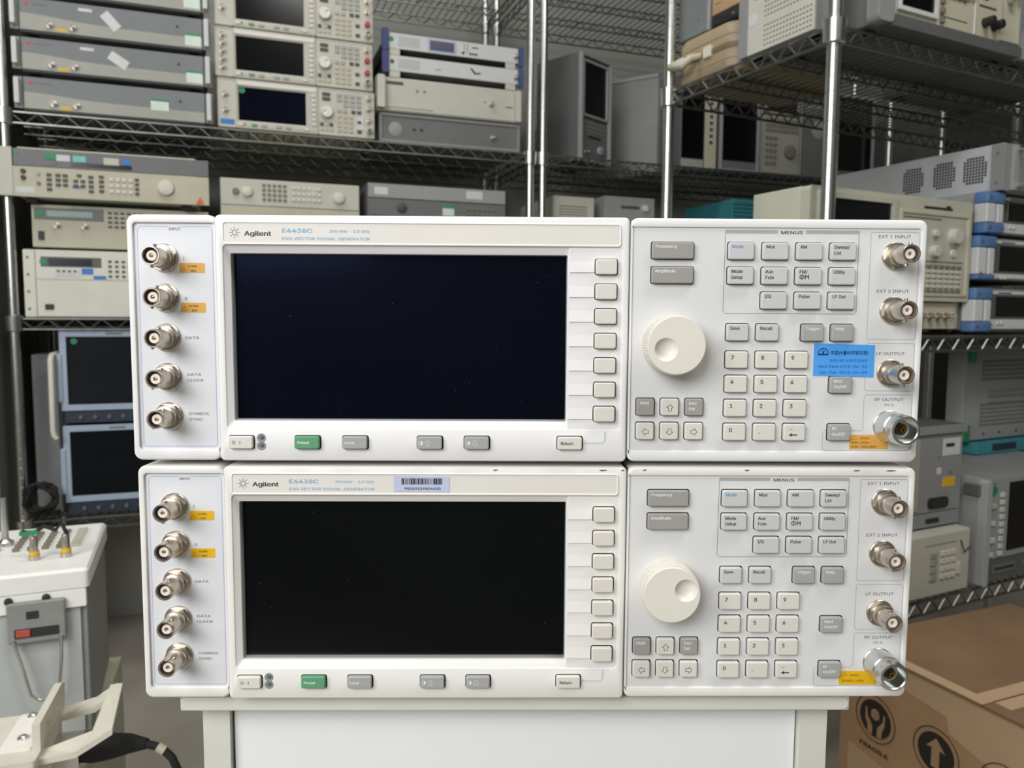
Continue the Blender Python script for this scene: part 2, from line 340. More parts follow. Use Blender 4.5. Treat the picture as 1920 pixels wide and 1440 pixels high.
    # keys on the control panel
    G = [(65.2, 118.3, 22.2, 8.8, 'key_taupe', ['Frequency'], 'ink_white'), (65.2, 105.3, 22.2, 8.8, 'key_taupe', ['Amplitude'], 'ink_white')]
    for r, row in enumerate([('Mode', 'Mux', 'AM', 'Sweep/|List'), ('Mode|Setup', 'Aux|Fctn', 'FM/|ΦM', 'Utility'), (None, 'I/Q', 'Pulse', 'LF Out')]):
        for c, s in enumerate(row):
            if s: G.append((MENU_X[c], MENU_Z[r], 13.6, 9.0, 'key_mid', s.split('|'), 'ink_keyblue' if s == 'Mode' else 'ink_dark'))
    for x, s, m in ((106.2, 'Save', 'key_mid'), (122.4, 'Recall', 'key_mid'), (146.8, 'Trigger', 'key_grey'), (162.9, 'Help', 'key_grey')):
        G.append((x, 75.1, 11.7, 9.0, m, [s], 'ink_white' if m == 'key_grey' else 'ink_dark'))
    for r, row in enumerate(('789', '456', '123', '0.-')):
        for c, s in enumerate(row): G.append(((106.2, 122.5, 138.8)[c], 60.4 - 13.1 * r, 11.7, 9.1, 'key_cream', [s], 'ink_dark'))
    G.append((163.2, 46.9, 11.8, 8.9, 'key_grey', ['Mod', 'On/Off'], 'ink_white')); G.append((163.3, 21.0, 11.8, 8.9, 'key_grey', ['RF', 'On/Off'], 'ink_white'))
    A = {(1, 0): 'u', (0, 1): 'l', (1, 1): 'd', (2, 1): 'r'}
    for r in (0, 1):
        for c in (0, 1, 2):
            d = A.get((c, r)); G.append(((58.5, 71.7, 85.0)[c], (34.6, 21.5)[r], 9.5, 9.1, 'key_cream' if d else 'key_taupe', d or (['Hold'] if c == 0 else ['Incr', 'Set']), 'ink_dark' if d else 'ink_white'))
    for x, z, w_, h_, m, s, ink in G:
        if not full:
            key(t, x, z, w_, h_, {'key_mid': 'key_grey', 'key_cream': 'face_beige'}.get(m, 'key_dim'), well=False, y=.8); continue
        if isinstance(s, str):
            k = key(t, x, z, w_, h_, m, y=.8); arrow(k, s, w_ / 2, -h_ / 2 - .3, -2.66, ink, .34, .92); continue
        if s == ['-']:
            k = key(t, x, z, w_, h_, m, y=.8); text(k, '+/-', 2.6, -3.4, 2.3, ink, -2.66)
            part('arrow_print', MB().prism([(2.6, -5.9), (4.4, -4.9), (4.4, -5.6), (7.2, -5.6), (7.2, -6.2), (4.4, -6.2), (4.4, -6.9)], -2.6, -2.66), ink, k); continue
        big = len(s[0]) == 1
        key(t, x, z, w_, h_, m, s, ink, 4.2 if big else 3.3, y=.8, tx=2.4 if big else 1.5, tz=-4.4 if big and s != ['.'] else (-5.2 if s == ['.'] else None))
    # knob with finger dimple
    kx, kz, n = 76.8, 63.8, 144
    dx, dz = (-5.6, -2.2) if style == 'top' else (7.4, 2.6)
    kb = MB(); prof = [(15.6, .6), (16.0, .2), (16.0, -11), (15.4, -13.6), (14.9, -14.2)]
    L_ = [[((r - (.42 if (k % 2 and i in (1, 2)) else 0)) * math.cos(2 * PI * k / n), y, (r - (.42 if (k % 2 and i in (1, 2)) else 0)) * math.sin(2 * PI * k / n)) for k in range(n)] for i, (r, y) in enumerate(prof)]
    for rr, yy in ((6.2, -14.2), (5.9, -13.9), (5.2, -12.6), (4.0, -11.5), (2.4, -10.9), (.3, -10.7)):
        L_.append([(dx + rr * math.cos(2 * PI * k / n), yy, dz + rr * math.sin(2 * PI * k / n)) for k in range(n)])
    kb.loops(L_); part('tuning_knob', kb, 'knob_cream', t, (kx * .001, .0006, kz * .001), smooth=28)
    # connectors
    for k in range(5):
        if bncs == 5 or k in ((1, 3) if bncs == 2 else ()): bnc(t, -193.8, 108.4 - 21.1 * k, 1.4, .1 * k)
    for i, z in enumerate((111.8, 82.8, 48.9)):
        if i in caps: part('dust_cap', MB().lathe([(7, .8), (7, -12), (6, -13.5)], 196.4, z, 18), 'red_label', t, smooth=40)['label'] = 'pink plastic dust cap on a connector'
        else: bnc(t, 196.4, z, .8, -.15 * i)
    ntype(t, 196.8, 20.0, .8)
    if not full: return t
    # printing on the panels
    part('panel_rule', MB().ribbon([(-191.5, 124.9)] + [(-205.8, 124.9), (-207.6, 123.4), (-207.9, 8.5), (-207, 7.4), (-169.2, 7.4), (-168.2, 8.4), (-168.2, 123.4), (-169.6, 124.9), (-184.5, 124.9)], .4, -.05), 'ink_line', lp, (0, .0014, 0))
    def lt(s, x, z, size=2.95, width=None, m='ink_grey', al='LEFT'): text(lp, s, x, z, size, m, 1.34, al, width, .012)
    lt('INPUT', -188, 122.9, 2.8, None, 'ink_grey', 'CENTER'); lt('I', -184, 107.4); lt('Q', -183.8, 86.3); lt('DATA', -184.3, 65.4, 2.8, 7.6)
    lt('DATA', -183.8, 45.7, 2.8, 7.6); lt('CLOCK', -183.8, 42.6, 2.8, 9.0); lt('SYMBOL', -183.4, 24.5, 2.8, 11.2); lt('SYNC', -183.4, 21.4, 2.8, 7.6)
    for z in (103.2, 82.2):
        k = part('warning_sticker', MB().plate(-185.9, z - 2.6, -172.6, z + 2.6, 1.5, 1.3, .6, 0), 'sticker_amber' if style == 'top' else 'sticker_yellow', t)
        text(k, '1V RMS', -181.6, z + .4, 1.9, 'ink_amber', 1.24, bold=.015); text(k, 'MAX', -180.0, z - 2.0, 1.9, 'ink_amber', 1.24, bold=.015)
        part('warning_triangle', MB().ribbon([(-185.0, z - 1.6), (-182.6, z - 1.6), (-183.8, z + .7)], .25, 1.24, True), 'ink_amber', k)
    def rt(s, x, z, size=2.6, width=None): text(rp, s, x, z, size, 'ink_dark', .74, 'CENTER', width, .0)
    rt('EXT 1 INPUT', 195.6, 121.3, 3.1, 17.4); rt('EXT 2 INPUT', 195.9, 92.3, 3.1, 17.4); rt('LF OUTPUT', 196.2, 58.7, 3.1, 15.6); rt('RF OUTPUT', 196.6, 33.7, 3.1, 15.8); rt('50 Ω', 196.8, 30.9, 2.3, 5.0); text(rp, 'MENUS', 140.2, 123.1, 3.1, 'ink_dark', .74, 'CENTER', 11.6, .01)
    def rule(pts, closed=False, m='ink_rule', w_=.3): part('panel_rule', MB().ribbon(pts, w_, .74, closed), m, rp)
    rule(rrect(182.9, 67.2, 209.2, 124.3, 1.2, 3), True); rule(rrect(182.9, 39.2, 209.2, 65.0, 1.2, 3), True)
    rule([(184, 37.0), (208.3, 37.0), (209.2, 36), (209.2, 7), (208.4, 6.3), (162, 6.3), (161, 7.2), (161, 16.4), (161.8, 17.2), (182, 17.2), (182.9, 18), (182.9, 36)], True)
    rule([(104.6, 123.5), (104.4, 82), (105.6, 80.7), (175.4, 80.7), (176.5, 82), (176.4, 123.5)], False, 'ink_grey')
    for x0, x1 in ((104.4, 132.6), (147.6, 176.6)): part('menu_bar', MB().plate(x0, 123.3, x1, 125.2, .8, .73, .7, 0), 'ink_bar', rp)
    # name strip
    y = -1.42
    st = MB()
    for k in range(8):
        c, s_ = math.cos(PI / 4 * k), math.sin(PI / 4 * k); st.ribbon([(-155.5 + 1.5 * c, 121.7 + 1.5 * s_), (-155.5 + 3.0 * c, 121.7 + 3.0 * s_)], .35, y)
    st.ribbon([(-155.5 + 1.2 * math.cos(PI / 8 * k), 121.7 + 1.2 * math.sin(PI / 8 * k)) for k in range(16)], .4, y, True)
    part('emblem', st, 'ink_grey', nm)
    def nt(s, x, z, size, width, m, b=.01): text(nm, s, x, z, size, m, y, 'LEFT', width, b)
    nt('Agilent', -150.4, 120.1, 4.5, 14.2, 'ink_dark', .018); nt('E4438C', -130.8, 121.8, 4.0, 16.0, 'ink_blue', .02)
    nt('250 kHz - 3.0 GHz' if style == 'top' else '250 kHz - 6.0 GHz', -105.8, 122.0, 2.8, 21.2, 'ink_blue'); nt('ESG VECTOR SIGNAL GENERATOR', -130.8, 118.0, 2.8, 46.2, 'ink_blue')
    # bottom key prints
    part('power_print', MB().ribbon(arc(-157.9, 10.3, .8, 120, 420, 12), .25, -3.66).ribbon([(-157.9, 10.4), (-157.9, 11.4)], .25, -3.66).ribbon([(-154.6, 9.5), (-154.6, 11.2)], .3, -3.66), 'ink_dark', t)
    part('return_groove', MB().ribbon([(29.6, 9.9), (39.8, 9.9)] + arc(39.8, 11.9, 2, -90, 0, 5) + [(41.8, 16.4)], .9, -1.26), 'panel_grey', cb)
    part('return_groove_shade', MB().ribbon([(29.6, 10.35), (39.8, 10.35)] + arc(39.8, 11.9, 1.55, -90, 0, 5) + [(41.35, 16.4)], .22, -1.3), 'ink_rule', cb)
    rnd = random.Random(3 if style == 'top' else 5); ds = MB()      # dust on the glass
    for q in range(24):
        x, z, r = rnd.uniform(-155, 17), rnd.uniform(24, 109), rnd.uniform(.06, .13)
        ds.add([(x - r, 5.95, z), (x, 5.95, z - r), (x + r, 5.95, z), (x, 5.95, z + r)], [(0, 1, 2, 3)])
    part('dust_specks', ds, 'bezel_grey', t)['kind'] = 'stuff'
    if style != 'top':                                            # chipped paint along the upper edge
        for x, w_ in ((-20, 3), (38, 4.5), (50, 2), (62, 2.4), (118, 3), (178, 4), (196, 6)):
            part('paint_chip', MB().prism([(x, 129.2), (x + w_ * .4, 128.8), (x + w_, 129.3), (x + w_ * .8, 129.75), (x + w_ * .2, 129.7)], 0, -.05 if x > 53 else -1.25), 'key_brown', t)
    if style == 'top':
        k = part('calibration_sticker', MB().prism([(154.4, 47.4), (187.4, 46.6), (187.5, 64.1), (154.4, 64.9)], .75, .5), 'sticker_blue', t); k['label'] = 'bright blue calibration sticker'
        yy = .44
        em = MB().ribbon(arc(159.4, 59.6, 2.6, -10, 190, 12), .45, yy).ribbon([(156.6, 58.9), (162.2, 58.8)], .9, yy)
        for a in (60, 90, 120): em.ribbon([(159.4, 59.4), (159.4 + 2.4 * math.cos(math.radians(a)), 59.4 + 2.4 * math.sin(math.radians(a)))], .3, yy)
        part('emblem', em, 'ink_navy', k)
        text(k, '中国计量科学研究院', 163.2, 58.9, 2.5, 'ink_navy', yy, 'LEFT', 20.4, .012); text(k, 'S/N: MY49072340', 163.2, 55.0, 2.6, 'ink_navy', yy, 'LEFT', 20.2)
        text(k, 'Serv Date:2015-04-10', 157.0, 51.8, 2.6, 'ink_navy', yy, 'LEFT', 26.4); text(k, 'Cal. Due :2016-04-09', 157.6, 48.6, 2.6, 'ink_navy', yy, 'LEFT', 26.0)
        k = part('warning_sticker', MB().plate(175.8, 7.2, 197, 15.0, .9, .6, .4, 0), 'sticker_amber', t); rows = [('50VDC', 181.4, 12.6), ('50W ≤ 2GHz', 176.8, 10.2), ('25W > 2GHz MAX', 176.8, 7.9)]
    else:
        k = part('barcode_sticker', MB().prism([(-73.8, 117.6), (-43.6, 117.2), (-43.5, 125.6), (-73.8, 126.0)], -1.4, -1.6), 'sticker_lilac', t); k['label'] = 'pale lilac barcode sticker'
        bc = MB(); x = -69.6
        while x < -47.5:
            w_ = random.choice((.25, .25, .5, .75)); bc.ribbon([(x + w_ / 2, 121.4), (x + w_ / 2, 124.8)], w_, -1.68); x += w_ + random.choice((.25, .3, .55))
        part('barcode', bc, 'ink_black', k); text(k, 'P8369229824410', -68, 118.5, 2.4, 'ink_black', -1.68, 'LEFT', 19.4, .012)
        k = part('warning_sticker', MB().plate(175.2, 7.0, 196.6, 15.0, .9, .6, .4, 0), 'sticker_yellow', t); rows = [('50VDC', 181.2, 12.0), ('1W MAX ≤ 6GHz', 176.6, 8.8)]
    for s, x, z in rows: text(k, s, x, z, 2.3, 'ink_amber', .54, bold=.01)
    part('warning_triangle', MB().ribbon([(177.0, 12.4), (180.0, 12.4), (178.5, 14.6)], .3, .54, True), 'ink_amber', k)
    return t
UPZ = ZB + .1310 + .0033
signal_generator('upper of the two large white signal generators in front, blue sticker by its keypad', (0, 0, UPZ), 0, 'stacked signal generators in front', 'top')
signal_generator('lower of the two large white signal generators, barcode sticker above its screen', (.0009, .0012, ZB), 0, 'stacked signal generators in front', 'bottom', True, 'frame_cream')

# ------------------------------------------------------------------ white cabinet under them
cab = thing('cabinet', 'white cabinet with cream frame carrying the two signal generators', 'cabinet', (0, .02, 0))
part('top_slab', MB().plate(-.196, .8085, .186, .8168, .50, -.012, .001, .001), 'cabinet_cream', cab, scale=1)
part('side_post', MB().box(-.188, -.1725, 0, .03, 0, .8085), 'cabinet_cream', cab, scale=1)
part('side_post', MB().box(.1625, .1785, 0, .03, 0, .8085), 'cabinet_cream', cab, scale=1)
part('body', MB().box(-.185, .176, .03, .48, .0, .8085), 'cabinet_cream', cab, scale=1)
part('door', MB().plate(-.1715, .01, .1615, .8070, .03, .004, .001, .001), 'cabinet_white', cab, scale=1)

# ------------------------------------------------------------------ chrome wire shelving
def post_mesh(h):
    def mk():
        b = MB(); prof = [(.0121, 0)]
        z = .03
        while z < h - .02:
            prof += [(.0127, z - .0115), (.0127, z - .0016), (.0122, z - .0011), (.0122, z + .0011), (.0127, z + .0016)]; z += .0254
        prof += [(.0127, h - .004), (.009, h)]
        return b.vlathe(prof, n=14).mesh('post', 'chrome', 1, 40)
    return cached(('post', h), mk)
def shelf_meshes(Ln, Dp, pitch, n2=2):
    def mk():
        b = MB()
        def run(p0, p1, rails=True, r=.0032):
            p0 = Vector(p0); p1 = Vector(p1); n = max(2, round((p1 - p0).length / pitch)); dz = Vector((0, 0, -.027))
            if rails: b.tube([p0, p1], r, 6); b.tube([p0 + dz, p1 + dz], r, 6)
            z = []
            for k in range(n + 1):
                q = p0.lerp(p1, k / n); z.append(q)
                if k < n: z.append(p0.lerp(p1, (k + .5) / n) + dz)
            for k in range(len(z) - 1): b.tube([z[k], z[k + 1]], .0021, 5, False)
        e = .012
        run((e, 0, -.003), (Ln - e, 0, -.003)); run((e, Dp, -.003), (Ln - e, Dp, -.003)); run((0, e, -.003), (0, Dp - e, -.003)); run((Ln, e, -.003), (Ln, Dp - e, -.003))
        fr = b.mesh('shelf_frame', 'wire', 1, 40)
        d = MB(); k = .028
        while k < Ln - .02: d.tube([(k, 0, -.002), (k, Dp, -.002)], .0018, 5, False); k += .024
        for j in range(1, n2 + 1): d.tube([(0.01, Dp * j / (n2 + 1), -.006), (Ln - .01, Dp * j / (n2 + 1), -.006)], .003, 6); d.tube([(0.01, Dp * j / (n2 + 1), -.026), (Ln - .01, Dp * j / (n2 + 1), -.026)], .003, 6)
        b = d
        for j in range(1, n2 + 1): run((0.012, Dp * j / (n2 + 1), -.004), (Ln - .012, Dp * j / (n2 + 1), -.004), False)
        return fr, d.mesh('wire_deck', 'wire', 1, 40), MB().vlathe([(.0165, -.036), (.019, -.034), (.0205, .004), (.0165, .006), (.0127, .006)], n=18).mesh('collar', 'chrome', 1, 40)
    return cached(('shelf', Ln, Dp, pitch, n2), mk)
def wire_rack(label, O, ang, Ln, Dp, levels, h, pitch=.062):
    t = thing('wire_shelving_rack', label, 'shelving rack', O, ang, 'chrome wire racks along the aisle')
    for x, y in ((0, 0), (Ln, 0), (0, Dp), (Ln, Dp)): link('post', post_mesh(h), t, (x, y, 0))
    fr, dk, co = shelf_meshes(Ln, Dp, pitch)
    for z in levels:
        s = link('shelf', fr, t, (0, 0, z)); link('wire_deck', dk, s)
        for x, y in ((0, 0), (Ln, 0), (0, Dp), (Ln, Dp)): link('collar', co, s, (x, y, 0))
    return t
LZ = (.495, 1.027, 1.545, 2.09)
wire_rack('chrome wire rack on the left holding the grey amplifiers and signal generators', LP(0, 0, 0), LA, 1.41, .46, LZ, 2.25)
wire_rack('chrome wire rack in the middle distance behind the signal generators', LP(1.453, 0, 0), LA, 1.39, .46, LZ, 2.25)
wire_rack('farthest chrome wire rack, seen between shelves on the right', LP(3.10, 0, 0), LA, 1.40, .46, LZ, 2.25)
RZ = (.465, 1.002, 1.545, 2.10)
wire_rack('nearest chrome wire rack on the right with its corner post in front', RP(0, 0, 0), RA, 1.30, .455, RZ, 2.25, .047)

# ------------------------------------------------------------------ generic instrument: body plus a list of front features (mm, from the lower left corner of the front)
def feats(t, F, ctx=None):
    for f in F:
        k = f[0]
        if k == 'p': part(f[1], MB().plate(f[2], f[3], f[4], f[5], .5, -f[6], f[8] if len(f) > 8 else .8, min(.6, f[6] * .4)), f[7], t)
        elif k == 'r':                                   # raised rim with an open middle
            part(f[1], MB().ring((f[2], f[3], f[4], f[5]), 3, (f[2] + f[8], f[3] + f[8], f[4] - f[8], f[5] - f[8]), 1.5, .5, -f[6], 1.2, .6), f[7], t)
        elif k == 'k': part(f[1], MB().lathe([(f[4] * 1.05, .3), (f[4], -1), (f[4] * .94, -f[5] + .8), (f[4] * .85, -f[5])], f[2], f[3], 20), f[6], t, smooth=35)
        elif k == 'g':
            _, nm, x0, z0, nx, nz, dx, dz, w_, h_, out, m = f
            me = cached(('fk', w_, h_, out, m), lambda: MB().plate(0, -h_, w_, 0, .3, -out, .8, .4).mesh('key', m))
            for j in range(nz):
                for i in range(nx): link(nm, me, t, ((x0 + i * dx) * .001, 0, (z0 - j * dz) * .001))
        elif k == 'b': bnc(t, f[1], f[2], f[3] if len(f) > 3 else 0)
        elif k == 'h':                                   # bowed carrying handle standing off the front
            _, nm, x, z0, z1, out, r, m = f
            part(nm, MB().tube([(x, .5, z0), (x, -out * .7, z0 + 1), (x, -out, z0 + out * .35), (x, -out, z1 - out * .35), (x, -out * .7, z1 - 1), (x, .5, z1)], r, 8), m, t, smooth=50)
        elif k == 't': text(t, f[1], f[2], f[3], f[4], f[5], f[6] if len(f) > 6 else -.6)
        elif k == 'q': part(f[1], MB().prism(f[2], .3, -f[3]), f[4], t)
        elif k == 'd':                                   # field of small holes
            _, nm, x0, z0, nx, nz, dx, dz, w_, h_, m, y = f[:12]; b = MB()
            for j in range(nz):
                for i in range(nx):
                    if len(f) > 12 and (i in (0, nx - 1)) and (j in (0, nz - 1)): continue
                    x, z = x0 + i * dx, z0 + j * dz; b.ribbon([(x, z), (x, z + h_)], w_, y)
            part(nm, b, m, t)
def inst(name, label, cat, loc, ang, w_, h_, d_, body, F, group=None, feet=0, r=3, b=1.5, inset=0):
    t = thing(name, label, cat, loc, ang, group)
    part('case', MB().plate(inset, feet, w_ - inset, h_, d_, 0, r, b, b), body, t, smooth=40)
    if feet:
        for x in (inset + 25, w_ - inset - 25):
            for y in (25, d_ - 25): part('foot', MB().box(x - 12, x + 12, y - 12, y + 12, 0, feet + .5), 'rubber', t)
    feats(t, F); return t

# ---- left rack, upper shelf: four grey amplifiers
amp_words = ('topmost grey amplifier of the left stack, cut off by the photo edge', 'second grey amplifier from the top, white sticker tilted steeply', 'third grey amplifier from the top, white sticker tilted on its front', 'lowest grey amplifier of the left stack, green label near its middle')
for k in range(4):
    i = 3 - k; z = 1.546 + .0962 * k; u = .024 - .001 * k
    F = [('p', 'front_panel', 21, 6, 445, 84, 4, 'face_slate'),
         ('q', 'lower_band', [(22, 7), (444, 7), (444, 33), (330, 34), (230, 35), (150, 38), (95, 43), (55, 46), (22, 47)], 4.8, 'face_stone'),
         ('p', 'rack_ear', 0, 6, 19, 84, 2, 'case_grey'), ('p', 'rack_ear', 447, 6, 466, 84, 2, 'case_grey'),
         ('p', 'handle', 4, 14, 15, 76, 24, 'white_label', 2), ('p', 'handle', 450, 10, 461, 80, 24, 'white_label', 2),
         ('k', 'emblem', 38, 70, 5, 4.6, 'red_label'), ('p', 'name_print', 50, 68, 84, 72, 4.3, 'face_charcoal'),
         ('b', 88, 22, -4.8), ('b', 140, 22, -4.8), ('p', 'warning_sticker', 103, 9, 126, 17, 5.2, 'yellow_label'), ('k', 'screw', 384, 58, 3.2, 6, 'dark_panel')]
    if i < 3:
        F += [('p', 'white_strip_label', 152, 66, 184, 74, 4.6, 'white_label'), ('p', 'asset_label', 402, 12, 442, 44, 5.4, 'mint_label'), ('p', 'green_stripe', 402, 38, 442, 44, 5.8, 'green_label')]
        if i in (1, 2):
            a = math.radians(-48 if i == 1 else -32); c, s_ = math.cos(a), math.sin(a); cx, cz = (226, 50) if i == 1 else (240, 50)
            F.append(('q', 'white_sticker', [(cx + x * c - y * s_, cz + x * s_ + y * c) for x, y in ((-24, -12), (24, -12), (24, 12), (-24, 12))], 5.2, 'white_label'))
    else: F += [('p', 'asset_label', 312, 28, 356, 58, 5.6, 'mint_label'), ('p', 'green_stripe', 312, 52, 356, 58, 6, 'green_label')]
    inst('amplifier', amp_words[i], 'amplifier', LP(u, .0, z), LA, 466, 84, 380, 'case_dark', F, 'grey amplifiers stacked on the left rack', 2, inset=20)
# ---- three more signal generators
gw = ('lowest of three signal generators stacked on the left shelf, green dot on screen', 'middle signal generator of the shelf stack, two pink dust caps', 'topmost signal generator of the shelf stack, cut off by the photo edge')
for k in range(3):
    g = signal_generator(gw[k], LP(.712 + (.002, -.002, .0)[k], .004, 1.549 + .1345 * k), LA, 'signal generators stacked on the left shelf', 'bottom' if k else 'top', False, 'frame_beige', (2, 5, 2)[k], ((), (1, 2), (2,))[k])
    if k == 0: part('blue_label', MB().plate(-206, 8, -170, 22, 2, 1.0, .5, 0), 'blue_label', g)
    if k == 0: part('screen_sticker', MB().lathe([(9, 6), (9, 5.4)], -150, 104, 16), 'green_label', g)
    if k == 0: part('paper_label', MB().plate(162, 22, 182, 62, 1, -1.5, .5, 0), 'white_label', g)
    if k == 2: part('connector_sticker', MB().lathe([(9, 2), (9, .6)], -180, 122, 16), 'green_label', g)
# ---- thin units on two boxes
inst('test_unit', 'dark grey unit with pale round emblem at the bottom of its stack', 'test unit', LP(.945, .03, 1.546), LA, 440, 88, 380, 'case_grey',
     [('r', 'front_rim', 0, 4, 440, 88, 5, 'case_grey', 8), ('p', 'front_panel', 9, 12, 431, 80, 1, 'face_charcoal'), ('k', 'emblem', 48, 44, 20, 2, 'face_grey'), ('p', 'print_mark', 100, 42, 110, 50, 1.4, 'dark_panel'), ('p', 'print_mark', 122, 42, 132, 50, 1.4, 'dark_panel'), ('b', 352, 42, -1)], 'units stacked beside the shelf post', 4)
inst('test_unit', 'cream unit with side handles resting on the dark grey unit', 'test unit', LP(.935, .02, 1.635), LA, 448, 100, 380, 'case_ivory',
     [('p', 'front_panel', 24, 6, 428, 96, 3, 'face_cream'), ('p', 'side_handle', 0, 6, 22, 98, 26, 'case_ivory', 4), ('p', 'side_handle', 430, 4, 448, 98, 12, 'case_ivory', 4), ('p', 'name_print', 30, 78, 80, 88, 3.4, 'key_dim'), ('p', 'print_mark', 118, 62, 126, 70, 3.4, 'key_brown'), ('p', 'print_mark', 140, 62, 148, 70, 3.4, 'key_brown'), ('b', 352, 50, -3), ('p', 'slot', 400, 44, 424, 49, 3.4, 'key_brown'), ('p', 'lower_groove', 30, 12, 170, 15, 3.3, 'key_brown'), ('p', 'print_mark', 330, 52, 336, 58, 3.4, 'key_brown')], 'units stacked beside the shelf post', 3)
def thin_unit(label, z, disp):
    F = [('p', 'front_panel', 8, 18, 414, 62, 3, 'white_label'), ('d', 'vent_field', 40, 26, 18, 7, 3.6, 4.2, 2, 2, 'face_charcoal', -3.1), ('b', 404, 38, -3),
         ('p', 'corner_bumper', -10, 10, 10, 72, 10, 'bumper_indigo', 4), ('p', 'corner_bumper', 412, 8, 430, 66, 10, 'bumper_slate', 4), ('p', 'front_foot', 12, 0, 44, 18, 2, 'case_ivory'), ('p', 'front_foot', 372, 0, 404, 18, 2, 'case_ivory')]
    if disp: F += [('p', 'display_frame', 128, 22, 216, 58, 3.6, 'scope_blue'), ('p', 'display_glass', 134, 26, 208, 54, 4, 'lcd_navy'), ('k', 'green_sticker', 18, 44, 8, 4, 'green_label'), ('g', 'key', 236, 56, 2, 3, 10, 9, 6, 5, 5, 'face_beige'), ('g', 'key', 232, 32, 1, 1, 9, 9, 7, 6, 5, 'dark_panel'), ('g', 'key', 256, 32, 3, 1, 9, 9, 6, 6, 5, 'dark_panel'), ('p', 'print_mark', 264, 46, 284, 50, 3.5, 'key_dim')]
    else: F += [('k', 'power_button', 20, 44, 6, 6, 'key_dim'), ('q', 'scrawl_mark', [(262, 52), (276, 38), (290, 40), (292, 36), (272, 33), (258, 50)], 3.5, 'dark_panel'), ('p', 'print_mark', 150, 32, 170, 36, 3.5, 'face_grey')]
    return inst('test_unit', label, 'test unit', LP(.962, .02, z), LA, 422, 62, 380, 'case_dark', F, 'units stacked beside the shelf post', 18, inset=6)
thin_unit('thin white unit with blue corners and no display, second from top', 1.7355, False)
thin_unit('thin white unit with small navy display on top of its stack', 1.7985, True)

# ---- left rack, middle shelf
inst('power_supply', 'lowest cream rack power supply on the left, black display and blue stickers', 'power supply', LP(.024, .01, 1.028), LA, 472, 174, 400, 'case_ivory',
     [('p', 'rack_ear', 0, 1, 26, 173, 3, 'panel_warm'), ('p', 'front_panel', 29, 2, 470, 173, 5, 'panel_warm'), ('p', 'panel_groove', 30, 96, 468, 100, 5.2, 'case_beige'), ('p', 'display_frame', 40, 130, 180, 156, 5.6, 'case_dark'), ('p', 'display_glass', 58, 133, 158, 152, 6, 'screen_dim'), ('k', 'green_sticker', 46, 143, 9, 6.4, 'green_label'),
      ('p', 'strip_label', 72, 104, 130, 126, 5.5, 'white_label'), ('g', 'key', 76, 122, 4, 1, 13, 9, 6, 5, 6.5, 'key_dim'), ('p', 'blue_sticker', 133, 112, 160, 128, 5.8, 'blue_label'), ('p', 'blue_sticker', 160, 100, 190, 109, 5.8, 'blue_label'), ('g', 'key', 196, 150, 5, 4, 16, 13, 8, 5, 8, 'key_dim'), ('p', 'power_switch', 46, 20, 66, 34, 8, 'black_plastic')] +
     [('k', 'rack_screw', 10, z, 3.4, 5, 'key_brown') for z in (22, 66, 110, 154)], 'cream instruments on the left middle shelf')
inst('power_supply', 'cream power supply with pale green display on the left, middle of its stack', 'power supply', LP(.046, .02, 1.2055), LA, 424, 112, 400, 'case_grey',
     [('p', 'front_panel', 0, 4, 424, 112, 4, 'face_beige'), ('p', 'display_frame', 6, 74, 166, 104, 4.8, 'face_charcoal'), ('p', 'display_glass', 34, 82, 140, 98, 5.2, 'lcd_green'), ('k', 'green_sticker', 18, 90, 10, 5.6, 'green_label'), ('b', 56, 60, -4), ('b', 120, 60, -4), ('p', 'power_switch', 14, 22, 27, 44, 8, 'black_plastic'), ('g', 'key', 176, 100, 6, 4, 15, 12, 9, 5, 7, 'key_dim'), ('p', 'paper_slip', 90, 104, 166, 110, 4.4, 'face_stone')], 'cream instruments on the left middle shelf', 3)
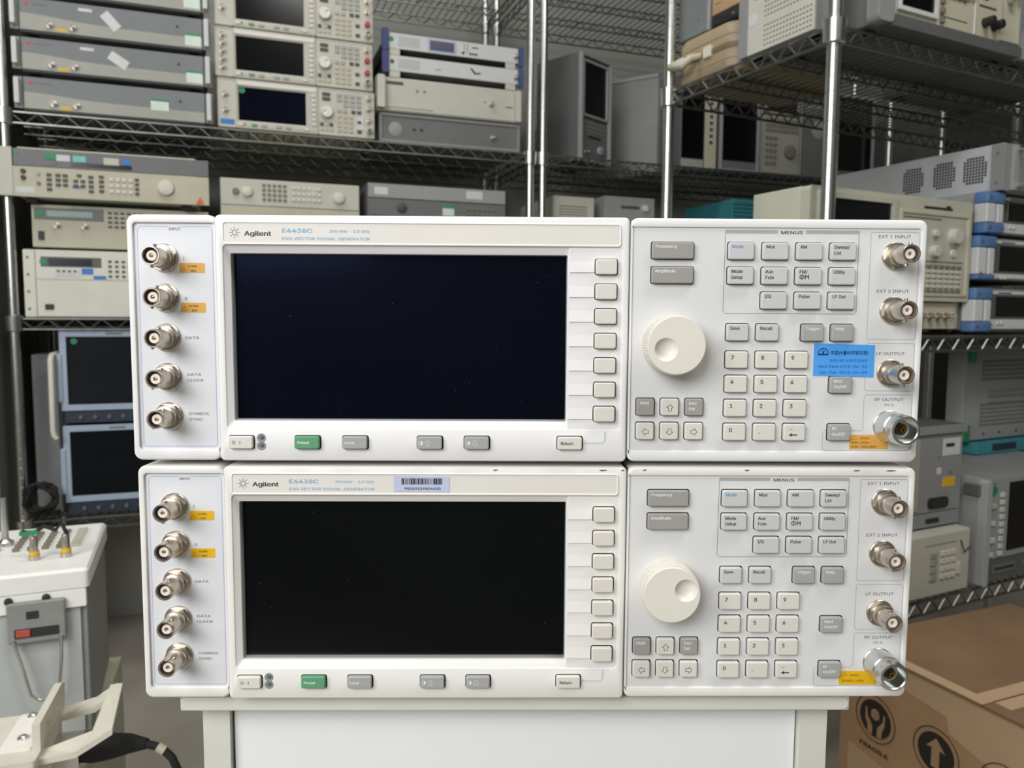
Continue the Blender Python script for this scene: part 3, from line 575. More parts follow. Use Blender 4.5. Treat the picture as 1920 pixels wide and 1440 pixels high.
inst('rack_instrument', 'wide beige rack instrument with grey display band topping the left stack', 'rack instrument', LP(-.012, -.022, 1.3185), LA, 494, 134, 400, 'case_beige',
     [('p', 'rack_ear', 0, 12, 30, 132, 6, 'face_cream'), ('p', 'front_panel', 30, 12, 486, 86, 4, 'face_beige'), ('p', 'display_band', 32, 88, 486, 130, 3, 'face_charcoal'), ('p', 'display_window', 96, 92, 128, 104, 3.4, 'screen_dim'), ('p', 'display_window', 160, 92, 300, 104, 3.4, 'screen_dim'),
      ('p', 'green_tag', 100, 106, 126, 122, 4, 'green_label'), ('p', 'white_tag', 127, 104, 158, 120, 4, 'white_label'), ('p', 'teal_tag', 164, 104, 194, 120, 4, 'teal_label'), ('p', 'paper_tag', 234, 102, 270, 120, 4, 'face_cream'), ('p', 'blue_tag', 278, 104, 296, 120, 4, 'blue_label'), ('k', 'green_sticker', 38, 116, 6, 3.6, 'green_label'),
      ('k', 'knob', 53, 74, 6, 9, 'black_plastic'), ('k', 'knob', 53, 58, 6, 9, 'black_plastic'), ('p', 'white_sticker', 36, 20, 76, 36, 4.5, 'white_label'), ('k', 'small_button', 86, 70, 5, 7, 'lcd_green'), ('k', 'small_button', 86, 46, 5, 7, 'key_brown'),
      ('g', 'key', 104, 72, 1, 4, 10, 12, 11, 7, 7, 'key_dim'), ('g', 'key', 124, 72, 2, 3, 16, 12, 11, 7, 7, 'key_dim'), ('g', 'key', 164, 60, 2, 2, 16, 12, 10, 7, 7, 'key_dim'), ('g', 'key', 172, 74, 1, 1, 16, 12, 10, 7, 7, 'key_dim'), ('g', 'key', 198, 72, 1, 4, 16, 12, 11, 7, 7, 'key_dim'), ('g', 'key', 222, 74, 1, 4, 16, 12, 11, 7, 7, 'key_dim'),
      ('p', 'blue_sticker', 160, 38, 180, 44, 4.6, 'blue_label'), ('g', 'key', 246, 70, 4, 3, 15, 15, 10, 9, 7, 'key_pale'), ('g', 'key', 306, 72, 1, 4, 15, 12, 9, 7, 7, 'key_dim'), ('k', 'knob', 380, 52, 20, 14, 'key_pale'), ('q', 'warning_triangle', [(452, 14), (474, 14), (464, 34)], 4.6, 'orange_label')], 'cream instruments on the left middle shelf', 12, inset=40)
inst('signal_analyzer', 'tall beige mainframe with round knob right of the stacked power supplies', 'analyzer', LP(.502, .01, 1.028), LA, 380, 386, 400, 'case_beige',
     [('p', 'front_panel', 2, 4, 378, 310, 4, 'face_beige'), ('p', 'upper_panel', 2, 314, 378, 382, 4, 'face_cream'), ('k', 'knob', 70, 350, 14, 14, 'key_pale'), ('k', 'knob', 40, 350, 9, 12, 'key_brown'), ('g', 'key', 110, 374, 5, 4, 14, 13, 9, 7, 7, 'key_brown'), ('g', 'key', 190, 372, 6, 3, 14, 16, 10, 9, 7, 'key_pale'), ('p', 'display_glass', 30, 120, 200, 280, 5, 'screen_dim'), ('p', 'white_sticker', 238, 356, 262, 372, 5, 'white_label'), ('k', 'knob', 320, 346, 16, 14, 'key_pale'), ('b', 300, 40, -4), ('b', 340, 40, -4)])
inst('analyzer', 'grey green instrument with white and green labels left of the shelf posts', 'analyzer', LP(.905, .01, 1.028), LA, 428, 398, 400, 'case_dark',
     [('p', 'front_panel', 2, 4, 426, 300, 4, 'face_charcoal'), ('p', 'upper_panel', 2, 304, 426, 352, 4, 'face_charcoal'), ('p', 'top_cover', 2, 356, 426, 396, 4, 'face_grey'), ('p', 'asset_label', 226, 312, 262, 342, 5, 'mint_label'), ('p', 'green_stripe', 226, 334, 262, 342, 5.4, 'green_label'), ('p', 'white_sticker', 20, 364, 60, 386, 5, 'white_label'), ('p', 'white_sticker', 300, 366, 352, 390, 5, 'white_label'), ('k', 'knob', 100, 330, 14, 14, 'key_dim'), ('g', 'key', 300, 340, 6, 2, 16, 14, 10, 8, 7, 'key_brown'), ('p', 'display_glass', 30, 120, 240, 280, 5, 'screen_dim')])

# ---- left rack, lower shelf: two oscilloscopes with a cream handle, a slim case and a coil of cable
def scope(label, z, h_):
    F = [('r', 'bezel', 0, 38, 420, h_, 10, 'scope_blue', 16), ('p', 'display_glass', 18, 54, 300, h_ - 18, 4, 'screen_dim'), ('p', 'control_strip', 6, 5, 414, 36, 8, 'scope_navy'), ('p', 'key_panel', 304, 54, 402, h_ - 18, 5, 'scope_navy'), ('p', 'name_print', 110, h_ - 11, 150, h_ - 5, 10.4, 'face_slate')]
    for k in range(6): F.append(('k', 'knob', 44 + k * 34, 20, 6, 14, 'case_dark'))
    t = inst('oscilloscope', label, 'oscilloscope', LP(.096, .02, z), LA, 420, h_, 300, 'scope_navy', F, 'oscilloscopes on the left lower shelf', 4, 8)
    part('side_bumper', MB().plate(-8, 60, 6, h_ - 60, 60, -14, 5, 3), 'scope_blue', t); return t
s1 = scope('upper oscilloscope with pale blue bezel and green dot on its screen', .743, 250)
part('green_sticker', MB().lathe([(8, -3.9), (8, -4.6)], 34, 222, 16), 'green_label', s1)
part('carry_handle', MB().tube([(-10, 60, 190), (-16, -20, 186), (-16, -34, 176), (-17, -36, -8), (-15, -37, -22), (-8, -38, -32)], [7, 7, 7, 7, 7, 6], 10), 'key_pale', s1, smooth=50)
scope('lower oscilloscope with dark screen standing on the left lower shelf', .497, 244)
inst('slim_case', 'tall grey slab case standing behind the left shelf post', 'case', LP(.012, .10, .497), LA, 62, 430, 320, 'case_grey', [('p', 'front_plate', 3, 4, 59, 424, 3, 'case_grey'), ('p', 'edge_strip', 64, 2, 80, 420, 6, 'dark_panel')])
cb = MB(); pts = []
for k in range(120):
    a = k * .42; r = 34 + 8 * math.sin(k * .9); pts.append((r * math.cos(a), -10 + 10 * math.sin(k * .37), 40 + r * math.sin(a)))
tag(part('cable_coil', cb.tube(pts, 3.6, 6), 'rubber', None, smooth=60), 'tangled coil of black cable on the left lower shelf', 'cable')
o = bpy.data.objects['cable_coil']; o.location = LP(.046, -.015, .520); o.rotation_euler = (0, 0, LA)

# ---- middle rack behind
t = inst('spectrum_analyzer', 'upright analyzer with dark screen turned right, between post and grey case', 'analyzer', LP(1.605, .07, 1.547), LA + math.radians(28), 170, 350, 180, 'case_dark',
     [('r', 'front_rim', 0, 4, 170, 350, 14, 'face_grey', 10), ('r', 'screen_rim', 14, 150, 156, 332, 10, 'face_grey', 8), ('p', 'display_glass', 22, 158, 148, 324, 3, 'screen_black'), ('p', 'control_panel', 14, 14, 156, 142, 4, 'face_charcoal'), ('g', 'key', 22, 136, 8, 3, 16, 13, 10, 7, 6, 'key_brown'), ('p', 'slot', 46, 84, 120, 92, 5, 'dark_panel'), ('k', 'knob', 116, 50, 15, 14, 'face_grey'), ('b', 36, 36, -4)], None, 4)
inst('equipment_case', 'plain pale grey equipment case between the upright analyzer and bright post', 'case', LP(1.795, .37, 1.547), LA - math.radians(52), 262, 340, 90, 'case_grey', [('p', 'side_panel', 2, 6, 260, 334, 2, 'case_grey'), ('p', 'top_lip', 0, 334, 262, 346, 6, 'face_grey')], None, 0, 6, 3)
row = [(1.985, 150, 'tall instrument with dark screen and a strip of keys by the bright post', 0), (2.14, 165, 'tall instrument with plain dark screen left of the one with a key field', 1), (2.312, 178, 'tall instrument with small screen above a key field under the wire shelf', 2), (2.495, 140, 'grey tall instrument with a round pale emblem left of the corner post', 3), (2.645, 180, 'dim tall instrument with dark screen right of the corner post', 1)]
for u, w_, lb, kd in row:
    if kd == 0: F = [('p', 'display_glass', 4, 40, 90, 312, 3, 'screen_black'), ('p', 'key_strip', 96, 6, 140, 316, 5, 'face_beige'), ('g', 'key', 112, 300, 1, 10, 10, 22, 12, 10, 8, 'key_dim'), ('p', 'lower_panel', 4, 6, 90, 36, 3, 'face_stone')]
    elif kd == 1: F = [('r', 'front_rim', 0, 4, w_, 318, 8, 'face_grey', 10), ('p', 'display_glass', 12, 44, w_ - 12, 306, 3, 'screen_black'), ('p', 'lower_panel', 12, 14, w_ - 12, 40, 3, 'face_charcoal')]
    elif kd == 2: F = [('r', 'front_rim', 0, 4, w_, 318, 6, 'face_grey', 6), ('r', 'screen_rim', 14, 220, 164, 312, 8, 'face_grey', 8), ('p', 'display_glass', 22, 228, 156, 304, 3, 'screen_black'), ('p', 'control_panel', 10, 12, 168, 212, 3, 'face_stone'), ('g', 'key', 20, 204, 9, 3, 16, 18, 10, 12, 7, 'key_brown'), ('g', 'key', 20, 140, 3, 5, 18, 22, 12, 12, 7, 'key_brown'), ('k', 'knob', 124, 90, 24, 16, 'key_brown')]
    else: F = [('p', 'front_panel', 4, 6, 136, 312, 4, 'face_charcoal'), ('p', 'top_slot', 30, 288, 110, 304, 5, 'dark_panel'), ('g', 'key', 20, 262, 5, 1, 20, 18, 13, 10, 8, 'face_grey'), ('k', 'emblem', 70, 180, 34, 6, 'face_grey')]
    inst('tall_instrument', lb, 'instrument', LP(u, .06, 1.547), LA, w_, 320, 100, 'case_dark', F, 'tall instruments on the middle rack')
inst('beige_module', 'small beige module with vent slots low between shelf posts and bright post', 'module', LP(1.515, .06, 1.029), LA, 148, 402, 300, 'case_beige', [('p', 'front_panel', 3, 4, 145, 398, 3, 'face_cream')] + [('p', 'vent_slot', 20, 340 + 9 * k, 120, 344 + 9 * k, 3.4, 'key_brown') for k in range(4)])
inst('beige_module', 'wider pale module beside the vented beige module on the middle shelf', 'module', LP(1.70, .06, 1.029), LA, 190, 412, 300, 'case_grey', [('p', 'front_panel', 3, 4, 187, 408, 3, 'face_grey'), ('p', 'name_print', 60, 372, 130, 382, 3.4, 'key_dim'), ('k', 'knob', 150, 376, 12, 12, 'key_pale')])
inst('ribbed_box', 'teal ribbed box on the middle shelf just above the upper signal generator', 'box', LP(2.20, .06, 1.029), LA, 290, 430, 300, 'ridge_teal', [('p', 'rib', 4, 300 + 14 * k, 286, 308 + 14 * k, 6, 'ridge_teal') for k in range(9)])
inst('beige_module', 'narrow beige box right of the teal ribbed box', 'module', LP(2.505, .06, 1.029), LA, 80, 428, 300, 'face_beige', [('p', 'front_panel', 3, 4, 77, 424, 3, 'face_cream')])
inst('monitor', 'dark monitor with red label on the farthest rack, under the right shelf', 'monitor', LP(3.13, .05, .497), LA, 420, 420, 300, 'case_dark', [('r', 'bezel', 0, 2, 420, 420, 10, 'face_grey', 12), ('p', 'display_glass', 12, 60, 408, 408, 4, 'screen_dim'), ('p', 'red_sticker', 60, 20, 110, 60, 5, 'orange_label')])
inst('dark_cabinet', 'dark unlit equipment cabinet on the farthest rack behind the right post', 'cabinet', LP(3.14, .06, 1.547), LA, 560, 330, 320, 'case_dark', [('p', 'front_panel', 6, 6, 554, 324, 4, 'dark_panel'), ('p', 'badge', 480, 260, 530, 290, 5, 'face_grey')])

# ------------------------------------------------------------------ right rack, middle shelf
MZ = RZ[1] + .001
la = inst('logic_analyzer', 'beige logic analyzer with rows of keys behind the upper right corner', 'analyzer', RP(-.008, .054, MZ), RA, 470, 272, 120, 'case_beige',
     [('p', 'lower_panel', 2, 12, 446, 66, 10, 'face_beige', 3), ('p', 'front_panel', 0, 68, 470, 272, 20, 'case_beige', 8)], None, 12)
feats(la, [('r', 'screen_rim', 18, 78, 228, 264, 27, 'case_beige', 12), ('p', 'display_glass', 30, 90, 216, 252, 22, 'screen_dim'), ('r', 'panel_rim', 244, 78, 462, 246, 23, 'face_beige', 7), ('p', 'disk_slot', 316, 251, 404, 256, 21, 'dark_panel'), ('p', 'disk_slot_notch', 384, 256, 398, 260, 21, 'dark_panel'), ('p', 'label_line', 256, 230, 372, 234, 21, 'key_brown'), ('p', 'label_line', 256, 146, 444, 149, 21, 'key_brown')])
for x, z, r, o_ in ((352, 204, 8, 28), (410, 200, 16, 34), (350, 168, 12, 32), (412, 166, 9, 24), (296, 198, 10, 28), (296, 168, 10, 28)):
    part('knob', MB().lathe([(r * 1.05, -19), (r, -21), (r * .94, -o_ + 1), (r * .85, -o_)], x, z, 20), 'face_cream', la, smooth=35)
for j in range(6):
    me = cached(('lak', j in (0, 5)), lambda: MB().plate(0, -6, 12, 0, -19.5, -24, .8, .4).mesh('key', 'key_brown' if j in (0, 5) else 'face_cream'))
    for i in range(10): link('key', me, la, ((258 + i * 18.6) * .001, 0, (141 - j * 10) * .001))
for i in range(5): bnc(la, 312 + i * 25, 38, -10)
def blue_unit(label, u, z, h_=86, scr=(96, 206), ft=9):
    F = [('p', 'front_panel', 30, ft + 1, 428, h_ - 4, 4, 'face_grey'), ('p', 'lower_strip', 32, ft + 3, 426, 32, 5, 'white_label'), ('p', 'display_frame', 70, 34, scr[1] + 10, h_ - 12, 5, 'case_dark'), ('p', 'display_glass', scr[0], 38, scr[1], h_ - 16, 5.6, 'screen_black'), ('p', 'upper_strip', 70, h_ - 11, 420, h_ - 5, 5, 'white_label'), ('p', 'name_print', 104, h_ - 10, 150, h_ - 7, 5.4, 'key_dim'), ('g', 'key', 78, 28, 1, 1, 14, 12, 9, 7, 8, 'key_pale'), ('g', 'key', 102, 28, 2, 1, 14, 12, 9, 7, 8, 'key_pale'), ('k', 'knob', 300, 46, 14, 16, 'face_grey')]
    t = inst('test_receiver', label, 'test receiver', RP(u, .048, z), RA, 430, h_, 370, 'case_grey', F, 'blue cornered units on the right rack', ft)
    for x0, x1 in ((-6, 56), (404, 436)):
        part('corner_bumper', MB().plate(x0, ft - 3, x1, 28, 6, -24, 3, 3, 3), 'bumper_blue', t, smooth=40); part('corner_bumper', MB().plate(x0, h_ - 24, x1, h_, 6, -24, 3, 3, 3), 'bumper_blue', t, smooth=40)
        part('bumper_web', MB().plate(x0 + 3, 24, x1 - 3, h_ - 22, 4, -20, 2, 2), 'bumper_blue', t)
    for x0, x1, yf in ((-8, 22, -25), (30, 50, -24)): part('grip_pad', MB().plate(x0, 28, x1, h_ - 25, 2, yf, 2, 2), 'white_label', t)
    for z_ in (ft + 9, h_ - 12): part('bumper_screw', MB().lathe([(4.2, -23), (4.2, -25.6), (2.4, -26.6)], 4, z_, 12), 'steel', t, smooth=40)
    return t
blue_unit('lowest blue cornered unit on the right shelf', .476, MZ, 98)
blue_unit('middle blue cornered unit on the right shelf', .478, MZ + .0985, 108, (96, 206), 20)
blue_unit('top blue cornered unit on the right shelf, under the silver box', .500, MZ + .2070, 92)
sv = inst('perforated_box', 'silver rack box with fan vent holes in its side, on the blue units', 'rack box', RP(.532, .02, MZ + .2995), RA, 440, 100, 430, 'silver',
     [('p', 'front_panel', 24, 4, 436, 98, 8, 'face_grey'), ('p', 'mounting_bracket', -1.5, 2, 24, 99, 3, 'case_grey', 6), ('h', 'handle', 40, 14, 90, 40, 6, 'steel')], None, 4, 1.5, .6)
part('side_flange', MB().box(-2.2, -.4, -2, 24, 3, 98), 'case_grey', sv)
for z_ in (20, 80): part('flange_screw', MB().add([(-3.6, 10 + 3.2 * math.cos(PI / 4 * k), z_ + 3.2 * math.sin(PI / 4 * k)) for k in range(8)] + [(-2, 10 + 3.6 * math.cos(PI / 4 * k), z_ + 3.6 * math.sin(PI / 4 * k)) for k in range(8)], [tuple(range(8))] + [(k, (k + 1) % 8, (k + 1) % 8 + 8, k + 8) for k in range(8)]), 'steel', sv)
for y0 in (34, 104, 180):
    b = MB()
    for i in range(8):
        for j in range(9):
            if (i in (0, 7) and j in (0, 8)) or (i in (0, 7) and j in (1, 7) and i == 0): continue
            y_, z_ = y0 + i * 6.6, 24 + j * 6.4; b.add([(-.15, y_, z_), (-.15, y_ + 5, z_), (-.15, y_ + 5, z_ + 5), (-.15, y_, z_ + 5)], [(0, 1, 2, 3)])
    part('fan_vent', b, 'key_well', sv)

# ------------------------------------------------------------------ right rack, upper shelf
TZ = RZ[2] + .001
sa = inst('spectrum_analyzer', 'large beige spectrum analyzer on the upper right shelf with dark screen', 'analyzer', RP(.070, -.01, TZ), RA, 412, 240, 210, 'case_dark',
     [('p', 'side_bumper', -4, 6, 36, 240, 26, 'case_grey', 10), ('p', 'front_panel', 36, 26, 412, 240, 16, 'face_beige', 4), ('p', 'lower_lip', 20, 4, 416, 25, 22, 'case_dark', 6)], None, 4)
def on(y, F, t):
    old = set(t.children); feats(t, F)
    for c in set(t.children) - old: c.location.y += y * .001
on(-16, [('r', 'screen_rim', 52, 34, 160, 226, 6, 'white_label', 8), ('p', 'display_glass', 60, 46, 152, 220, 1.5, 'screen_black'), ('g', 'softkey', 66, 42, 5, 1, 17, 12, 13, 7, 5, 'face_slate'), ('g', 'key', 170, 110, 1, 5, 20, 17, 10, 10, 5, 'key_brown'), ('g', 'key', 188, 104, 4, 2, 15, 14, 11, 9, 5, 'key_brown'), ('g', 'key', 224, 120, 4, 3, 12, 13, 7, 7, 6, 'key_pale'), ('p', 'panel_divider', 270, 28, 274, 238, 1.5, 'white_label'), ('p', 'name_print', 284, 96, 310, 102, .8, 'key_dim'), ('p', 'name_print', 284, 82, 336, 86, .8, 'key_dim'), ('k', 'knob', 302, 54, 9, 20, 'black_plastic'), ('k', 'knob', 330, 52, 9, 20, 'black_plastic'), ('r', 'right_rim', 346, 28, 410, 238, 4, 'face_stone', 4)], sa)
ntype(sa, 376, 110, -17); part('panel_print', MB().plate(170, 44, 250, 46, -15.8, -16.6, .4, .1), 'key_dim', sa)
rk = inst('knob_unit', 'dark unit with black knobs at the upper right photo edge', 'test unit', RP(.496, -.01, TZ), RA, 300, 220, 300, 'case_dark', [('p', 'front_panel', 6, 8, 294, 214, 6, 'case_grey'), ('p', 'lower_panel', 8, 10, 292, 62, 9, 'face_grey'), ('k', 'knob', 44, 112, 16, 30, 'black_plastic'), ('k', 'knob', 30, 78, 11, 24, 'black_plastic'), ('k', 'knob', 84, 112, 16, 30, 'black_plastic')], None, 4)
# instruments turned towards the end of the rack
EA = RA - PI / 2
pf = inst('portable_analyzer', 'pale instrument with slotted vents in its side on the upper right shelf end', 'analyzer', RP(.004, .236, TZ), EA, 190, 140, 58, 'case_grey',
     [('p', 'end_cap', -2, 4, 22, 140, 4, 'case_grey', 5), ('p', 'side_panel', 22, 5, 188, 140, 2, 'case_ivory'), ('d', 'vent_field', 68, 12, 15, 5, 8, 9, 5, 3.2, 'key_brown', -2.1), ('d', 'vent_field', 68, 66, 15, 7, 8, 9, 5, 3.2, 'key_brown', -2.1), ('p', 'name_print', 36, 106, 56, 112, 2.4, 'key_brown')], None, 4)
part('emblem', MB().lathe([(12, -1.5), (12, -2.6)], 36, 70, 20), 'white_label', pf)
cs = thing('carry_case', 'tan hard carry case lying on the upper right shelf', 'case', RP(.012, .452, TZ), EA)
part('shell', MB().loops([[(x, y, z) for x, y in rrect(g0, g0, 196 - g0, 330 - g0, 34, 6)] for g0, z in ((6, 0), (0, 8), (0, 46))]), 'case_tan', cs, smooth=40)
part('lid', MB().loops([[(x, y, z) for x, y in rrect(g0, g0, 196 - g0, 330 - g0, 34, 6)] for g0, z in ((0, 54), (0, 88), (5, 98), (20, 104))]), 'case_tan', cs, smooth=40)
part('seam_band', MB().loops([[(x, y, z) for x, y in rrect(-2, -2, 198, 332, 35, 6)] for z in (45, 55)]), 'case_tan_dark', cs, smooth=40)
for z_ in (24, 72): part('rib_line', MB().loops([[(x, y, z) for x, y in rrect(-1, -1, 197, 331, 34.5, 6)] for z in (z_, z_ + 4)]), 'case_tan', cs, smooth=40)
part('carry_handle', MB().tube([(22, 2, 50), (24, -26, 46), (34, -38, 36), (74, -38, 30), (84, -26, 44), (86, 2, 52)], [7, 8, 9, 9, 8, 7], 10), 'face_beige', cs, smooth=50)
for x in (8, 100): part('latch', MB().plate(x, 40, x + 24, 64, 2, -6, 3, 1.5), 'key_pale', cs)
al = inst('aluminium_box', 'flat silver grey box resting on the tan carry case', 'box', RP(.03, .462, TZ + .106), EA, 104, 100, 230, 'face_slate', [('p', 'front_plate', 2, 2, 100, 98, 3, 'face_slate'), ('p', 'edge_strip', 98, 0, 106, 100, 5, 'face_grey'), ('k', 'rivet', 72, 36, 4, 4.5, 'steel')])
inst('black_tray', 'small black tray on the tan case under the tan carton', 'tray', RP(.03, .352, TZ + .106), EA, 92, 26, 200, 'black_plastic', [('k', 'rivet', 64, 12, 3, 2, 'steel'), ('p', 'front_lip', 2, 2, 90, 8, 2, 'black_plastic')])
inst('small_carton', 'small tan carton on the black tray above the carry case', 'carton', RP(.03, .352, TZ + .133), EA, 86, 44, 180, 'paper_tan', [('p', 'label_print', 8, 30, 44, 33, .4, 'case_tan_dark'), ('p', 'label_print', 8, 20, 28, 22, .4, 'case_tan_dark')], None, 0, .8, .4)

# ------------------------------------------------------------------ right rack, lower shelf
BZ = RZ[0] + .001
kp = inst('keypad_instrument', 'low cream instrument with number keys at the bottom of the right rack', 'instrument', RP(.06, .0, BZ), RA, 396, 134, 300, 'case_ivory', [('p', 'front_panel', 3, 6, 393, 131, 4, 'face_cream'), ('p', 'panel_line', 250, 110, 350, 112, 4.6, 'key_brown'), ('g', 'key', 300, 96, 3, 4, 17, 16, 12, 10, 8, 'key_pale'), ('g', 'key', 266, 96, 1, 4, 17, 16, 20, 10, 8, 'face_stone'), ('g', 'key', 352, 66, 1, 1, 17, 16, 10, 24, 8, 'key_pale')], None, 4)
part('wire_tie', MB().tube([(362, -5, 112), (366, -8, 96), (372, -8, 86), (384, -7, 92), (394, -6, 94)], 1.2, 6), 'rubber', kp)
rr = inst('rear_panel_unit', 'grey unit showing its rear panel with power inlet and yellow label', 'test unit', RP(.13, .03, BZ + .1355), RA, 330, 216, 240, 'case_dark', [('p', 'rear_panel', 2, 34, 328, 196, 4, 'case_grey'), ('p', 'lower_panel', 2, 4, 326, 32, 6, 'case_grey'), ('p', 'top_cover', -4, 198, 334, 214, 10, 'case_grey'), ('p', 'side_rail', 120, 40, 190, 190, 6, 'face_stone'), ('p', 'white_sticker', 264, 150, 320, 186, 5, 'white_label'), ('p', 'barcode_strip', 272, 168, 300, 176, 5.4, 'dark_panel'), ('p', 'mark_label', 248, 112, 262, 126, 5, 'white_label'), ('p', 'yellow_sticker', 268, 84, 308, 104, 5, 'yellow_label'), ('p', 'power_inlet', 222, 42, 286, 64, 8, 'black_plastic', 9), ('p', 'inlet_socket', 232, 46, 276, 60, 9, 'dark_panel', 5), ('k', 'screw', 250, 150, 3, 6, 'steel'), ('p', 'port', 216, 12, 258, 22, 8, 'dark_panel', 3)], None, 2)
text(rr, 'CE', 286, 110, 14, 'ink_dark', -4.4)
bi = inst('network_analyzer', 'large grey instrument with dark screen at the bottom right of the rack', 'analyzer', RP(.482, .0, BZ), RA, 430, 236, 420, 'case_grey', [('p', 'side_trim', 0, 4, 18, 234, 18, 'silver', 6), ('p', 'front_panel', 18, 56, 428, 232, 6, 'face_grey'), ('p', 'lower_panel', 18, 6, 428, 54, 6, 'case_dark'), ('p', 'display_glass', 96, 70, 330, 220, 8, 'screen_black'), ('g', 'key', 66, 200, 1, 9, 14, 16, 12, 10, 10, 'white_label'), ('g', 'key', 34, 178, 1, 1, 10, 10, 16, 10, 10, 'face_beige'), ('g', 'key', 34, 140, 1, 1, 10, 10, 14, 9, 10, 'white_label'), ('g', 'key', 32, 104, 1, 1, 10, 10, 18, 11, 10, 'white_label'), ('g', 'key', 32, 72, 1, 1, 10, 10, 14, 9, 10, 'white_label'), ('p', 'disk_slot', 50, 22, 130, 42, 8, 'face_charcoal'), ('p', 'disk_slot_gap', 56, 30, 124, 36, 8.6, 'dark_panel'), ('p', 'port', 160, 26, 190, 40, 8, 'face_charcoal')], None, 4)
part('green_sticker', MB().lathe([(11, -5), (11, -7)], 42, 206, 18), 'green_label', bi); text(bi, 'Anritsu', 26, 220, 9, 'ink_dark', -6.4)
part('corner_knob', MB().plate(-6, 196, 12, 222, 30, -4, 3, 2), 'case_dark', bi)
inst('binder_box', 'flat teal box under the perforated grey unit', 'box', RP(.74, .17, BZ + .2375), RA, 360, 30, 240, 'ridge_teal', [('p', 'spine_label', 60, 6, 160, 24, .6, 'scope_navy')])
pu = inst('vented_unit', 'pale grey unit with slotted vents and green corner tabs below the right shelf', 'test unit', RP(.70, .185, BZ + .2685), RA, 420, 226, 45, 'face_grey', [('d', 'vent_field', 70, 150, 26, 5, 9, 11, 4, 8, 'key_well', -.1), ('d', 'vent_field', 70, 36, 26, 6, 9, 10, 4, 7, 'key_well', -.1), ('p', 'hand_recess', 90, 110, 380, 124, 4, 'case_grey', 6), ('p', 'hand_recess', 90, 96, 380, 102, 4, 'face_grey', 3), ('p', 'corner_tab', 2, 2, 22, 44, 6, 'green_label', 4), ('p', 'corner_tab', 10, 196, 34, 226, 6, 'green_label', 4), ('k', 'screw', 84, 18, 3, 2, 'dark_panel'), ('k', 'screw', 150, 18, 3, 2, 'dark_panel'), ('k', 'screw', 220, 18, 3, 2, 'dark_panel')], None, 3)

# ------------------------------------------------------------------ cardboard box, lower right (its printed side faces the cabinet)
CA = math.radians(22 - 90)
cx = thing('cardboard_box', 'brown cardboard box marked FRAGILE on the floor at lower right', 'cardboard box', (.600, .915, 0), CA)
part('box_wall', MB().box(0, 620, 0, 440, 0, 462), 'cardboard', cx)
fl = [((0, 0), (258, 0), (258, 440), (0, 440)), ((262, 0), (620, 0), (620, 440), (262, 440))]
part('top_flap', MB().loops([[(0, -2, z), (262, -2, z), (262, 440, z), (0, 440, z)] for z in (463, 467)]), 'cardboard_shaded', cx)
part('top_flap', MB().loops([[(264.5, -2, z), (620, -2, z), (620, 440, z), (264.5, 440, z)] for z in (463, 467.6)]), 'cardboard_shaded', cx)
part('tape_strip', MB().box(0, 262, -.2, 22, 467, 467.4), 'tape', cx); part('tape_strip', MB().box(236, 261, 22, 440, 467, 467.4), 'tape', cx); part('tape_strip', MB().box(266, 290, 22, 440, 467.6, 468), 'tape', cx)
part('tape_strip', MB().prism([(90, 455), (620, 455), (620, 390), (300, 392), (298, 372), (212, 396), (206, 420), (90, 432)], 0, -.5), 'tape', cx)
part('tape_strip', MB().prism([(10, 462), (620, 462), (620, 448), (10, 450)], 0, -.7), 'tape', cx)
part('tape_strip', MB().prism([(20, 285), (120, 270), (210, 262), (210, 0), (20, 0)], 0, -.4), 'tape', cx)
def badge(x, z, kind):
    part('badge_ring', MB().ribbon([(x + 40 * math.cos(2 * PI * k / 48), z + 40 * math.sin(2 * PI * k / 48)) for k in range(48)], 1.6, -.9, True), 'print_black', cx)
    d = part('badge_disc', MB().lathe([(32, -.3), (32, -.8)], x, z, 40), 'print_black', cx); b = MB()
    if kind == 'up': b.prism([(x, z + 24), (x - 17, z + 5), (x - 7, z + 7), (x - 7, z - 24), (x + 7, z - 24), (x + 7, z + 7), (x + 17, z + 5)], -.8, -1.0)
    elif kind == 'glass': b.prism([(x - 13, z + 20), (x + 13, z + 20), (x + 8, z - 2), (x + 2, z - 6), (x + 2, z - 17), (x + 9, z - 21), (x - 9, z - 21), (x - 2, z - 17), (x - 2, z - 6), (x - 8, z - 2)], -.8, -1.0)
    else:
        b.prism([(x, z + 18), (x + 8, z + 14), (x + 8, z + 2), (x, z - 3), (x - 8, z + 2), (x - 8, z + 14)], -.8, -1.0)
        for m in (-1, 1):
            b.prism([(x + m * q, z + w_) for q, w_ in ((5, -30), (5, -14), (16, 1), (17, 14), (20, 14), (20, -4), (15, -16), (14, -28))], -.8, -1.0)
        part('print_edge', MB().ribbon([(x, z + 6), (x, z - 3)], .8, -1.1).ribbon([(x - 8, z + 13), (x, z + 7), (x + 8, z + 13)], .8, -1.1), 'print_black', d)
    part('badge_symbol', b, 'cardboard', d)
badge(75, 352, 'fragile'); badge(191, 354, 'up'); badge(303, 354, 'glass')
text(cx, 'FRAGILE', 44, 294, 14, 'print_black', -.8, 'LEFT', 60, .02)

